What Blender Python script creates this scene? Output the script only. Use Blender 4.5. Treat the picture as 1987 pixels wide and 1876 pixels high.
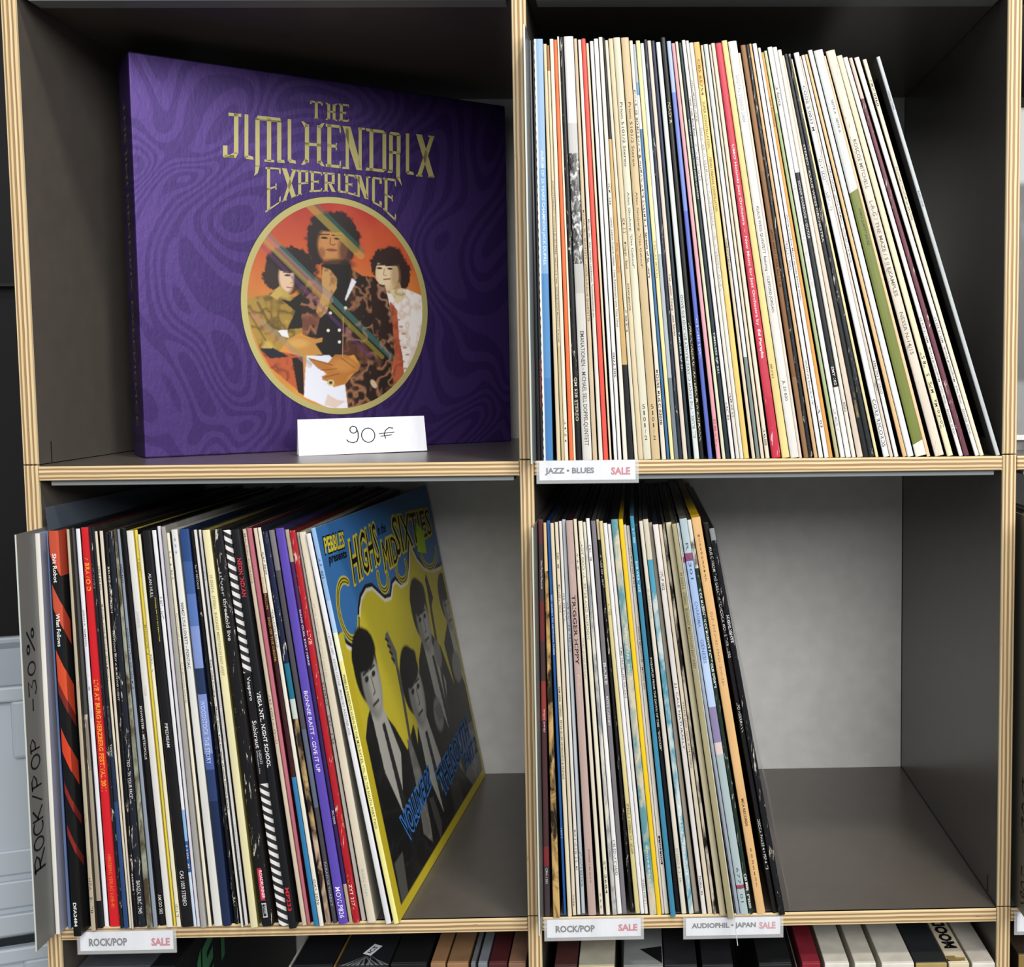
import bpy, bmesh, math, random
import numpy as np
from mathutils import Matrix, Vector

random.seed(7)
rng = np.random.default_rng(11)
for o in list(bpy.data.objects):
    bpy.data.objects.remove(o)
SC = bpy.context.scene
COL = SC.collection
MM = 0.001

# ------------------------------------------------------------------ camera, light, exposure
cam_data = bpy.data.cameras.new('camera')
cam = bpy.data.objects.new('camera', cam_data)
COL.objects.link(cam)
Rm = ((0.999704844, -0.022459463, -0.009262639), (-0.010779329, -0.068377711, -0.997601270), (0.021772231, 0.997406668, -0.068599627))
right, down, fwd = (Vector(r) for r in Rm)
M = Matrix((right, -down, -fwd)).transposed().to_4x4()
M.translation = Vector((463.113, -825.406, 63.367)) * MM
cam.matrix_world = M
cam_data.sensor_fit = 'HORIZONTAL'
cam_data.sensor_width = 36.0
cam_data.lens = 2101.73 / 1987 * 36.0
cam_data.shift_x = (993.5 - 1280.81) / 1987
cam_data.shift_y = (872.38 - 938.0) / 1987
cam_data.clip_start = 0.01
SC.camera = cam

world = bpy.data.worlds.new('shop_daylight')
SC.world = world
world.use_nodes = True
wn = world.node_tree.nodes
wl = world.node_tree.links
bg = wn['Background']
bg.inputs['Color'].default_value = (0.90, 0.95, 1.0, 1)
bg.inputs['Strength'].default_value = 0.34

def lamp(name, loc, target, sx, sy, power, color):
    d = bpy.data.lights.new(name, 'AREA')
    d.shape = 'RECTANGLE'; d.size = sx; d.size_y = sy
    d.energy = power; d.color = color
    o = bpy.data.objects.new(name, d)
    COL.objects.link(o)
    o.location = Vector(loc)
    o.rotation_euler = (Vector(target) - Vector(loc)).to_track_quat('-Z', 'Y').to_euler()
    return o
lamp('ceiling_spot', (0.98, -0.80, 1.75), (0.42, 0.0, -0.15), 0.22, 0.22, 19, (1.0, 0.93, 0.82))
lamp('ceiling_panel', (1.25, -2.4, 1.15), (0.42, 0.0, -0.2), 2.4, 1.3, 88, (1.0, 0.985, 0.96))

SC.view_settings.view_transform = 'Standard'
SC.view_settings.look = 'None'
SC.view_settings.gamma = 1.0
SC.view_settings.use_curve_mapping = False
SC.view_settings.exposure = 0.0

# ------------------------------------------------------------------ materials
def lin(h):
    h = h.lstrip('#')
    out = []
    for i in (0, 2, 4):
        c = int(h[i:i+2], 16) / 255.0
        out.append(c / 12.92 if c <= 0.04045 else ((c + 0.055) / 1.055) ** 2.4)
    return tuple(out)
def lin4(h): return lin(h) + (1.0,)
MATS = {}
def new_mat(name):
    m = bpy.data.materials.new(name); m.use_nodes = True
    nt = m.node_tree
    return m, nt, nt.nodes['Principled BSDF'], nt.nodes, nt.links
def tex_coords(ns, ls, scale=(1, 1, 1), kind='Object', jitter=True):
    tc = ns.new('ShaderNodeTexCoord'); mp = ns.new('ShaderNodeMapping')
    mp.inputs['Scale'].default_value = scale
    ls.new(tc.outputs[kind], mp.inputs['Vector'])
    if jitter:
        oi = ns.new('ShaderNodeObjectInfo'); mu = ns.new('ShaderNodeMath'); mu.operation = 'MULTIPLY'; mu.inputs[1].default_value = 37.0
        ls.new(oi.outputs['Random'], mu.inputs[0]); ls.new(mu.outputs[0], mp.inputs['Location'])
    return mp.outputs['Vector']
def noise(ns, ls, vec, scale, detail=3, rough=0.5, dist=0.0):
    n = ns.new('ShaderNodeTexNoise'); n.inputs['Scale'].default_value = scale; n.inputs['Detail'].default_value = detail
    n.inputs['Roughness'].default_value = rough; n.inputs['Distortion'].default_value = dist
    ls.new(vec, n.inputs['Vector']); return n.outputs['Fac']
def ramp(ns, ls, fac, stops, interp='LINEAR'):
    r = ns.new('ShaderNodeValToRGB'); r.color_ramp.interpolation = interp
    el = r.color_ramp.elements
    while len(el) > 1: el.remove(el[0])
    el[0].position = stops[0][0]; el[0].color = stops[0][1]
    for p, c in stops[1:]:
        e = el.new(p); e.color = c
    ls.new(fac, r.inputs['Fac']); return r.outputs['Color']
def mix(ns, ls, fac, a, b):
    m = ns.new('ShaderNodeMix'); m.data_type = 'RGBA'
    if isinstance(fac, float): m.inputs[0].default_value = fac
    else: ls.new(fac, m.inputs[0])
    for k, v in ((6, a), (7, b)):
        if isinstance(v, tuple): m.inputs[k].default_value = v
        else: ls.new(v, m.inputs[k])
    return m.outputs[2]
def paper(spec, rough=0.42):
    """printed card: 'rrggbb', 'rrggbb~' scuffed, 'm:rrggbb:rrggbb' mottled"""
    key = (spec, rough)
    if key in MATS: return MATS[key]
    m, nt, b, ns, ls = new_mat('card_' + spec.replace(':', '_').replace('~', '_worn'))
    b.inputs['Roughness'].default_value = rough
    b.inputs['Specular IOR Level'].default_value = 0.35
    vec = tex_coords(ns, ls, (90, 90, 9))
    if spec.startswith('m:'):
        _, a, c = spec.split(':')
        n = noise(ns, ls, tex_coords(ns, ls, (120, 120, 45)), 1.0, 4, 0.6, 0.6)
        col = ramp(ns, ls, n, [(0.40, lin4(a)), (0.60, lin4(c))])
    else:
        base = spec.rstrip('~')
        c = lin(base)
        n = noise(ns, ls, vec, 1.0, 3)
        col = ramp(ns, ls, n, [(0.3, tuple(x * 0.90 for x in c) + (1,)), (0.7, tuple(min(1, x * 1.06) for x in c) + (1,))])
        lum = sum(c) / 3
        if spec.endswith('~'):
            n2 = noise(ns, ls, tex_coords(ns, ls, (420, 420, 60)), 1.0, 5, 0.72, 0.8)
            wear = lin4('d9d2c4') if lum < 0.35 else lin4('8d8274')
            f = ramp(ns, ls, n2, [(0.60, (0, 0, 0, 1)), (0.64, (0.85, 0.85, 0.85, 1))])
            col = mix(ns, ls, f, col, wear)
    ls.new(col, b.inputs['Base Color'])
    MATS[key] = m
    return m
def ink(hexc):
    key = ('ink', hexc)
    if key not in MATS:
        m, nt, b, ns, ls = new_mat('ink_' + hexc)
        b.inputs['Base Color'].default_value = lin4(hexc)
        b.inputs['Roughness'].default_value = 0.5
        b.inputs['Specular IOR Level'].default_value = 0.2
        MATS[key] = m
    return MATS[key]
def laminate(name, hexc, rough):
    m, nt, b, ns, ls = new_mat(name)
    c = lin(hexc)
    vec = tex_coords(ns, ls, (60, 60, 60), jitter=False)
    n = noise(ns, ls, vec, 1.0, 4)
    ls.new(ramp(ns, ls, n, [(0.3, tuple(x * 0.94 for x in c) + (1,)), (0.7, tuple(x * 1.05 for x in c) + (1,))]), b.inputs['Base Color'])
    n2 = noise(ns, ls, tex_coords(ns, ls, (900, 900, 900), jitter=False), 1.0, 2)
    bp = ns.new('ShaderNodeBump'); bp.inputs['Strength'].default_value = 0.05; bp.inputs['Distance'].default_value = 0.0004
    ls.new(n2, bp.inputs['Height']); ls.new(bp.outputs['Normal'], b.inputs['Normal'])
    b.inputs['Roughness'].default_value = rough
    b.inputs['Specular IOR Level'].default_value = 0.5
    return m
M_TAUPE = laminate('taupe_laminate', '5c5650', 0.30)
M_BACK = laminate('grey_back_panel', 'd6d5d2', 0.42)
def plywood(name='plywood_edge'):
    """UV: u runs along the edge in metres, v 0..1 through the thickness"""
    m, nt, b, ns, ls = new_mat(name)
    uv = ns.new('ShaderNodeUVMap'); uv.uv_map = 'UVMap'
    sep = ns.new('ShaderNodeSeparateXYZ'); ls.new(uv.outputs['UV'], sep.inputs[0])
    oi = ns.new('ShaderNodeObjectInfo')
    jit = ns.new('ShaderNodeMath'); jit.operation = 'MULTIPLY'; jit.inputs[1].default_value = 50; ls.new(oi.outputs['Random'], jit.inputs[0])
    mpu = ns.new('ShaderNodeMath'); mpu.operation = 'ADD'; ls.new(sep.outputs['X'], mpu.inputs[0]); ls.new(jit.outputs[0], mpu.inputs[1])
    cm = ns.new('ShaderNodeCombineXYZ')
    ls.new(mpu.outputs[0], cm.inputs[0]); ls.new(sep.outputs['Y'], cm.inputs[1])
    mp = ns.new('ShaderNodeMapping'); mp.inputs['Scale'].default_value = (28, 0.6, 1); ls.new(cm.outputs[0], mp.inputs['Vector'])
    wob = noise(ns, ls, mp.outputs['Vector'], 1.0, 3)
    sub = ns.new('ShaderNodeMath'); sub.operation = 'MULTIPLY_ADD'; sub.inputs[1].default_value = 0.07; sub.inputs[2].default_value = -0.035
    ls.new(wob, sub.inputs[0])
    add = ns.new('ShaderNodeMath'); add.operation = 'ADD'; ls.new(sep.outputs['Y'], add.inputs[0]); ls.new(sub.outputs[0], add.inputs[1])
    L, L2, D, D2, Dk = lin4('e9d6ab'), lin4('dcc394'), lin4('a8865d'), lin4('8f6d49'), lin4('4d3423')
    col = ramp(ns, ls, add.outputs[0], [(0, L), (.10, L), (.14, D), (.20, D2), (.25, D), (.28, L), (.40, L2), (.43, D2), (.50, D), (.56, D2), (.59, L), (.71, L), (.74, D), (.81, D2), (.85, D), (.88, L), (1, L2)])
    mp2 = ns.new('ShaderNodeMapping'); mp2.inputs['Scale'].default_value = (9, 6, 1); ls.new(cm.outputs[0], mp2.inputs['Vector'])
    g1 = noise(ns, ls, mp2.outputs['Vector'], 1.0, 5, 0.65)
    col = mix(ns, ls, ramp(ns, ls, g1, [(0.42, (0, 0, 0, 1)), (0.68, (0.45, 0.45, 0.45, 1))]), col, lin4('b7976a'))
    mp3 = ns.new('ShaderNodeMapping'); mp3.inputs['Scale'].default_value = (45, 7, 1); ls.new(cm.outputs[0], mp3.inputs['Vector'])
    g2 = noise(ns, ls, mp3.outputs['Vector'], 1.0, 3, 0.6)
    col = mix(ns, ls, ramp(ns, ls, g2, [(0.69, (0, 0, 0, 1)), (0.73, (0.8, 0.8, 0.8, 1))]), col, Dk)
    ls.new(col, b.inputs['Base Color'])
    b.inputs['Roughness'].default_value = 0.55
    return m
M_PLY = plywood()
def simple(name, hexc, rough=0.5, metal=0.0, trans=0.0, alpha=1.0, spec=0.5):
    m, nt, b, ns, ls = new_mat(name)
    b.inputs['Base Color'].default_value = lin4(hexc)
    b.inputs['Roughness'].default_value = rough
    b.inputs['Metallic'].default_value = metal
    b.inputs['Transmission Weight'].default_value = trans
    b.inputs['Alpha'].default_value = alpha
    b.inputs['Specular IOR Level'].default_value = spec
    return m
M_RAIL = simple('grey_rail', '8d9293', 0.35, 0.0)
M_SHEET = simple('grey_plastic_sheet', '6f706e', 0.38)
M_SHEETEDGE = simple('pale_sheet_edge', 'c9d2ca', 0.3)
M_CLEAR = simple('clear_plastic', 'f4f6f6', 0.08, 0, 0.0, 0.16)
M_SHINY = simple('clear_sleeve', 'e6e8ea', 0.12, 0, 0.0, 0.22)
M_WHITEPAPER = paper('eceef6', 0.6)
M_MARKER = ink('161618')
def vcol_mat(name, rough=0.4, spec=0.4):
    m, nt, b, ns, ls = new_mat(name)
    a = ns.new('ShaderNodeVertexColor'); a.layer_name = 'Print'
    ls.new(a.outputs['Color'], b.inputs['Base Color'])
    b.inputs['Roughness'].default_value = rough
    b.inputs['Specular IOR Level'].default_value = spec
    return m
M_PRINT = vcol_mat('printed_picture')

# ------------------------------------------------------------------ mesh helpers (all in millimetres)
class MB:
    def __init__(s):
        s.v = []; s.f = []; s.m = []; s.mats = []; s.uv = []
    def mi(s, mat):
        if mat not in s.mats: s.mats.append(mat)
        return s.mats.index(mat)
    def add(s, verts, faces, mat, uvs=None):
        n = len(s.v); s.v += [tuple(p) for p in verts]; k = s.mi(mat)
        for i, f in enumerate(faces):
            s.f.append(tuple(n + j for j in f)); s.m.append(k)
            s.uv.append(uvs[i] if uvs else None)
        return s
    def quad(s, a, b, c, d, mat, uv=None):
        return s.add([a, b, c, d], [(0, 1, 2, 3)], mat, [uv] if uv else None)
    def box(s, x0, x1, y0, y1, z0, z1, mat):
        return s.hexa([(x0, y0, z0), (x1, y0, z0), (x1, y1, z0), (x0, y1, z0), (x0, y0, z1), (x1, y0, z1), (x1, y1, z1), (x0, y1, z1)], mat)
    def hexa(s, c, mat, skip=()):
        F = {'bottom': (0, 3, 2, 1), 'top': (4, 5, 6, 7), 'front': (0, 1, 5, 4), 'right': (1, 2, 6, 5), 'back': (2, 3, 7, 6), 'left': (3, 0, 4, 7)}
        return s.add(c, [f for k, f in F.items() if k not in skip], mat)
    def build(s, name, parent=None, bevel=0.0, smooth=False, seg=2):
        me = bpy.data.meshes.new(name)
        me.from_pydata([(x * MM, y * MM, z * MM) for x, y, z in s.v], [], s.f)
        for m in s.mats: me.materials.append(m)
        me.polygons.foreach_set('material_index', s.m)
        if any(s.uv):
            lay = me.uv_layers.new(name='UVMap')
            for p, uv in zip(me.polygons, s.uv):
                if uv:
                    for li, c in zip(p.loop_indices, uv): lay.data[li].uv = c
        if smooth: me.polygons.foreach_set('use_smooth', [True] * len(me.polygons))
        me.update()
        o = bpy.data.objects.new(name, me); COL.objects.link(o)
        if parent is not None: o.parent = parent
        if bevel:
            bv = o.modifiers.new('soft_edges', 'BEVEL'); bv.width = bevel * MM; bv.segments = seg; bv.limit_method = 'ANGLE'; bv.angle_limit = math.radians(40)
        return o
def thing(name, label, cat, loc=(0, 0, 0), rz=0.0, group=None):
    o = bpy.data.objects.new(name, None); COL.objects.link(o)
    o.location = Vector(loc) * MM; o.rotation_euler = (0, 0, rz); o.empty_display_size = 0.02
    o['label'] = label; o['category'] = cat
    if group: o['group'] = group
    return o
def struct(o):
    o['kind'] = 'structure'; return o

GLYPHS = {}
def text_geo(s, bold=0.0):
    """flat outline of a line of text, scaled to the unit square: (verts 2D, faces, aspect)"""
    key = (s, bold)
    if key in GLYPHS: return GLYPHS[key]
    cu = bpy.data.curves.new('t', 'FONT'); cu.body = s; cu.size = 1.0; cu.resolution_u = 2; cu.offset = bold
    ob = bpy.data.objects.new('t', cu)
    me = ob.to_mesh()
    v = np.array([x.co[:2] for x in me.vertices], float).reshape(-1, 2)
    f = [tuple(p.vertices) for p in me.polygons]
    ob.to_mesh_clear(); bpy.data.objects.remove(ob); bpy.data.curves.remove(cu)
    if len(v) == 0: GLYPHS[key] = (np.zeros((0, 2)), [], 1.0); return GLYPHS[key]
    lo, hi = v.min(0), v.max(0)
    size = np.maximum(hi - lo, 1e-6)
    GLYPHS[key] = ((v - lo) / size, f, size[0] / size[1])
    return GLYPHS[key]
def put_text(mb, s, fn, mat, bold=0.0):
    """fn(a, b): a 0..1 along the reading direction, b 0..1 from baseline to letter top"""
    v, f, _ = text_geo(s, bold)
    if len(v): mb.add([fn(a, b) for a, b in v], f, mat)
def ribbon(mb, pts, w, fn, mat):
    """a pen stroke: polyline with width w in the (a, b) plane, mitred, round ends"""
    p = [np.array(q, float) for q in pts]
    L, R = [], []
    for i, q in enumerate(p):
        d = (p[min(i + 1, len(p) - 1)] - p[max(i - 1, 0)]); n = np.array([-d[1], d[0]]) / (np.linalg.norm(d) + 1e-9) * w / 2
        L.append(q + n); R.append(q - n)
    vs = [fn(*x) for x in L] + [fn(*x) for x in R]; k = len(p)
    mb.add(vs, [(i, i + 1, k + i + 1, k + i) for i in range(k - 1)], mat)
    for q in (p[0], p[-1]):
        ring = [fn(q[0] + w / 2 * math.cos(t), q[1] + w / 2 * math.sin(t)) for t in np.linspace(0, 2 * math.pi, 10, endpoint=False)]
        mb.add(ring, [tuple(range(10))], mat)
def arc(cx, cy, rx, ry, a0, a1, n=14):
    return [(cx + rx * math.cos(math.radians(t)), cy + ry * math.sin(math.radians(t))) for t in np.linspace(a0, a1, n)]

# ------------------------------------------------------------------ the shelving unit
T, XM, XR, X3 = 10.7, 373.8, 745.1, 1116.4
HP, TS, G, D = 359.66, 10.85, 1.2, 312.7
ROWS = [359.66, 0.0, -359.66, -719.32]        # joints between the stacked frames
floor_mb = MB().quad((-4000, -5000, -1090), (5000, -5000, -1090), (5000, 3000, -1090), (-4000, 3000, -1090), laminate('grey_floor', '6a6763', 0.6))
struct(floor_mb.build('floor'))
wl_mb = MB().box(-2200, 3200, 620, 660, -1090, 1700, simple('black_wall_paint', '0c0c0d', 0.7))
struct(wl_mb.build('wall_back'))
tr = MB().box(-2200, -14, 606, 619.5, 186, 190, simple('black_trim', '232223', 0.5))
struct(tr.build('trim_1'))

shelf = thing('shelving_unit', 'taupe shelving unit with raw plywood edges that holds all the records', 'shelf')
def ply_strip(name, x0, x1, z0, z1, vertical):
    """front edge of a board: striped plywood, bevelled ends"""
    mb = MB()
    L = (z1 - z0) if vertical else (x1 - x0)
    ys = (0.6, 0.0)
    e = 0.7
    def q(xa, xb, za, zb, ya, yb, yc, yd):
        if vertical: uv = [((za) * MM, (xa - x0) / (x1 - x0)), ((za) * MM, (xb - x0) / (x1 - x0)), ((zb) * MM, (xb - x0) / (x1 - x0)), ((zb) * MM, (xa - x0) / (x1 - x0))]
        else: uv = [(xa * MM, (za - z0) / (z1 - z0)), (xb * MM, (za - z0) / (z1 - z0)), (xb * MM, (zb - z0) / (z1 - z0)), (xa * MM, (zb - z0) / (z1 - z0))]
        mb.quad((xa, ya, za), (xb, yb, za), (xb, yc, zb), (xa, yd, zb), M_PLY, uv)
    xs = [x0, x0 + e, x1 - e, x1]; zs = [z0, z0 + e, z1 - e, z1]
    Y = lambda i, j: 0.9 if i in (0, 3) or j in (0, 3) else 0.0
    for i in range(3):
        for j in range(3):
            q(xs[i], xs[i+1], zs[j], zs[j+1], Y(i, j), Y(i+1, j), Y(i+1, j+1), Y(i, j+1))
    # thin sides so that the strip reads as solid
    for (xa, xb, za, zb) in ((x0, x0, z0, z1), (x1, x1, z1, z0)):
        mb.quad((xa, 0.9, za), (xa, 0.9, zb), (xa, 3, zb), (xa, 3, za), M_PLY, [(0, 0), (0.3, 0), (0.3, 0.1), (0, 0.1)])
    for z in (z0, z1):
        mb.quad((x0, 0.9, z), (x1, 0.9, z), (x1, 3, z), (x0, 3, z), M_PLY, [(0, 0), (0.3, 0), (0.3, 0.1), (0, 0.1)])
    return mb
for x in (0.0, XM, XR, X3):
    for r in range(3):
        z1, z0 = ROWS[r] - 0.35, ROWS[r+1] + 0.35
        p = MB().box(x + 0.15, x + T - 0.15, 1.2, D + 12, z0, z1, M_TAUPE).build('upright_panel', shelf)
        ply_strip('plywood_edge', x, x + T, z0, z1, True).build('plywood_edge', p)
    p = MB().box(x + 0.15, x + T - 0.15, 1.2, D + 12, -1090, ROWS[3] - 0.35, M_TAUPE).build('upright_panel', shelf)
    ply_strip('plywood_edge', x, x + T, -1090, ROWS[3] - 0.35, True).build('plywood_edge', p)
for (xa, xb) in ((T, XM), (XM + T, XR), (XR + T, X3)):
    for r, zj in enumerate(ROWS):
        p = MB().box(xa + 0.4, xb - 0.4, 1.2, D, zj - G - TS, zj - G, M_TAUPE).build('shelf_board', shelf)
        ply_strip('plywood_edge', xa + 0.4, xb - 0.4, zj - G - TS, zj - G, False).build('plywood_edge', p)
        if r < 2:
            MB().box(xa + 7, xb - 5, 5.0, 22, zj - G - TS - 4.2, zj - G - TS - 0.1, M_RAIL).build('under_shelf_rail', p, bevel=0.6)
        if r < 3:
            MB().box(xa + 0.4, xb - 0.4, D + 0.2, D + 8, ROWS[r+1] - G, zj - G - TS, M_BACK).build('back_panel', shelf)
# pencil marks and the little scratches on the side panels
mk = MB()
mk.box(XR - 0.25, XR - 0.05, 24.0, 25.0, -359, -345, ink('1a1816'))
mk.build('pencil_mark', shelf)
mk = MB()
mk.box(T + 0.05, T + 0.25, 20.0, 20.8, 0, 17, ink('1c1a18'))
mk.build('pencil_mark', shelf)

# ------------------------------------------------------------------ records
def lum(h):
    if h.startswith('m:'): h = h.split(':')[1]
    c = lin(h.rstrip('~')); return 0.3 * c[0] + 0.6 * c[1] + 0.1 * c[2]
def col_at(segs, f):
    c = segs[0][1]
    for a, h in segs:
        if f >= a: c = h
    return c
BACKS = ['1b1c20', '2a2a2c', '141518', '2b2420', '3a3a38', '1c222c', '24201e', '56524a', '121214', '33302c']
def make_record(row, spec, zf, label, cat, group, depth, idx, yaw_shift=0.0):
    """row: x left/right at the foot, x left/right at the top, y of the spine, height"""
    x0, x1, u0, u1, y, h = row
    xc = (x0 + x1) / 2
    root = thing('record', label, cat, (xc, y, zf), 0, group)
    segs = spec['c']
    if isinstance(segs, str): segs = [(0, segs)]
    wb, wt = x1 - x0, u1 - u0
    lean = ((x0 + x1) - (u0 + u1)) / 2 / h
    bul = min(0.9, 0.28 * min(wb, wt) + 0.1)
    slope = spec.get('slope', 0.0)
    def P(a, t, yy):
        """a: 0..1 across the spine, t: 0 at the top .. 1 at the foot; ends are square to the leaning spine"""
        xa = (u0 * (1 - t) + x0 * t); xb = (u1 * (1 - t) + x1 * t)
        w = xb - xa
        return (xa + a * w - xc, yy, h * (1 - t) + (a * w) * lean * 0.9)
    prof = [(0.0, bul), (0.05, bul * .52), (0.2, bul * .14), (0.5, 0.0), (0.8, bul * .14), (0.95, bul * .52), (1.0, bul)]
    def yb(a):
        return bul * abs(2 * a - 1) ** 2.6
    rough = spec.get('rough', 0.40)
    sp = MB()
    fr = [s[0] for s in segs] + [1.0]
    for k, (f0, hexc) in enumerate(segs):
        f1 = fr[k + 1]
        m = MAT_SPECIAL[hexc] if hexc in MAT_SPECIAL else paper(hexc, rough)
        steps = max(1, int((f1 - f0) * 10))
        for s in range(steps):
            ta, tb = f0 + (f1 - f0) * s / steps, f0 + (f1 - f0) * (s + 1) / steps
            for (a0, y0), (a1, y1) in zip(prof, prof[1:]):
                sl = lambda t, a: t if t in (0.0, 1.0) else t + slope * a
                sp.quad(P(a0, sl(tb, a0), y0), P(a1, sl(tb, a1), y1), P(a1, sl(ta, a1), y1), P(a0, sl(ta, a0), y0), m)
    cap = paper(spec['cap'], 0.6) if 'cap' in spec else (paper('cdbfa4', 0.6) if idx % 3 == 0 else paper(segs[0][1].rstrip('~') if segs[0][1] not in MAT_SPECIAL else '202020', rough))
    for t in (0.0, 1.0):
        pts = [P(a, t, yy) for a, yy in prof]
        sp.add(pts, [tuple(range(len(pts)))], cap if t == 0 else paper('b8aa90', 0.6))
    if 'ledge' in spec:                       # pale perforated strip along the left edge of the spine
        for s in range(48):
            ta, tb = s / 48, (s + 1) / 48
            sp.add([P(-.02, ta, bul * .3 - .02), P(-.02, (ta * .85 + tb * .15), bul * .3), P(.02, (ta + tb) / 2, bul * .3), P(-.02, (ta * .15 + tb * .85), bul * .3), P(-.02, tb, bul * .3), P(.2, tb, .06), P(.2, ta, .06)], [(0, 1, 2, 3, 4, 5, 6)], paper(spec['ledge']))
    for (f0, f1, a0, a1, hexc) in spec.get('patch', ()):   # printed labels on the spine
        n = 4
        for s in range(n):
            aa, ab = a0 + (a1 - a0) * s / n, a0 + (a1 - a0) * (s + 1) / n
            sp.quad(P(aa, f1, yb(aa) - .05), P(ab, f1, yb(ab) - .05), P(ab, f0, yb(ab) - .05), P(aa, f0, yb(aa) - .05), MAT_SPECIAL.get(hexc) or paper(hexc))
    spine = sp.build('spine', root, smooth=False)
    if spec.get('t'):
        tb_ = MB()
        for t in spec['t']:
            s, f0, f1 = t[:3]
            hf = t[3] if len(t) > 3 and t[3] else 0.62
            tc = t[4] if len(t) > 4 and t[4] else ('2b2724' if lum(col_at(segs, (f0 + f1) / 2)) > 0.16 else 'dcd8ce')
            flags = t[5] if len(t) > 5 else ''
            off = t[6] if len(t) > 6 else 0.0
            bold = 0.022 if 'b' in flags else 0.004
            mt = ink(tc)
            A = lambda b: 0.5 + off + (b - 0.5) * hf
            if 's' in flags:                    # upright letters one under the other
                n = len(s)
                for i, ch in enumerate(s):
                    if ch == ' ': continue
                    g0 = f0 + (f1 - f0) * (i + .1) / n; g1 = f0 + (f1 - f0) * (i + .82) / n
                    k = 0.45 if ch in '1/-' else 1.0
                    put_text(tb_, ch, lambda a, b: (lambda al: P(al, g1 + (g0 - g1) * b, yb(al) - .08))(0.5 + off + (a - .5) * hf * k), mt, bold)
            elif 'u' in flags:                  # reads from the foot upwards
                put_text(tb_, s, lambda a, b: P(1 - A(b), f1 + (f0 - f1) * a, yb(1 - A(b)) - .08), mt, bold)
            else:                               # reads from the top downwards
                put_text(tb_, s, lambda a, b: P(A(b), f0 + (f1 - f0) * a, yb(A(b)) - .08), mt, bold)
        if tb_.v: tb_.build('lettering', spine)
    # the sleeve behind the spine
    cov = spec.get('cov') or BACKS[(idx * 7 + 3) % len(BACKS)]
    mc = MAT_SPECIAL[cov] if cov in MAT_SPECIAL else paper(cov, 0.34)
    ins = 0.03
    c = []
    for t in (1.0, 0.0):
        c += [P(ins, t, bul - .15), P(1 - ins, t, bul - .15), tuple(np.add(P(1 - ins, t, depth), (yaw_shift, 0, 0))), tuple(np.add(P(ins, t, depth), (yaw_shift, 0, 0)))]
    body = MB().hexa(c, mc, skip=('front',)).build('sleeve', root)
    return root, P, body

ORD = ['first', 'second', 'third', 'fourth', 'fifth', 'sixth', 'seventh', 'eighth', 'ninth', 'tenth', 'eleventh', 'twelfth', 'thirteenth']
def auto_labels(specs, shelf_name, start):
    """each record is placed by its own look and by its rank after the nearest landmark on its left"""
    out = []; mark = start; n = 0
    for s in specs:
        if 'L' in s:
            out.append('%s on the %s' % (s['d'], shelf_name)); mark = s['L']; n = 0
        else:
            out.append('%s, %s right of the %s, %s' % (s['d'], ORD[n], mark, shelf_name)); n += 1
    return out
MAT_SPECIAL = {}
def chevron():
    m, nt, b, ns, ls = new_mat('black_white_chevrons')
    tc = ns.new('ShaderNodeTexCoord'); sp = ns.new('ShaderNodeSeparateXYZ'); ls.new(tc.outputs['Object'], sp.inputs[0])
    a = ns.new('ShaderNodeMath'); a.operation = 'MULTIPLY_ADD'; a.inputs[1].default_value = 0.55
    ls.new(sp.outputs['X'], a.inputs[0]); ls.new(sp.outputs['Z'], a.inputs[2])
    k = ns.new('ShaderNodeMath'); k.operation = 'MULTIPLY'; k.inputs[1].default_value = 1 / 0.0066; ls.new(a.outputs[0], k.inputs[0])
    f = ns.new('ShaderNodeMath'); f.operation = 'FRACT'; ls.new(k.outputs[0], f.inputs[0])
    ls.new(ramp(ns, ls, f.outputs[0], [(0, lin4('eceae8')), (.46, lin4('eceae8')), (.5, lin4('2c2b2e')), (.96, lin4('2c2b2e')), (1, lin4('eceae8'))]), b.inputs['Base Color'])
    b.inputs['Roughness'].default_value = 0.4
    return m
MAT_SPECIAL['chevron'] = chevron()
def bars():
    m, nt, b, ns, ls = new_mat('black_white_photo_strip')
    n = noise(ns, ls, tex_coords(ns, ls, (260, 260, 130)), 1.0, 5, 0.6, 1.2)
    ls.new(ramp(ns, ls, n, [(.35, lin4('1c1c1d')), (.5, lin4('5a5a5a')), (.62, lin4('d8d8d8'))]), b.inputs['Base Color'])
    b.inputs['Roughness'].default_value = 0.3
    return m
MAT_SPECIAL['photo'] = bars()

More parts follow.
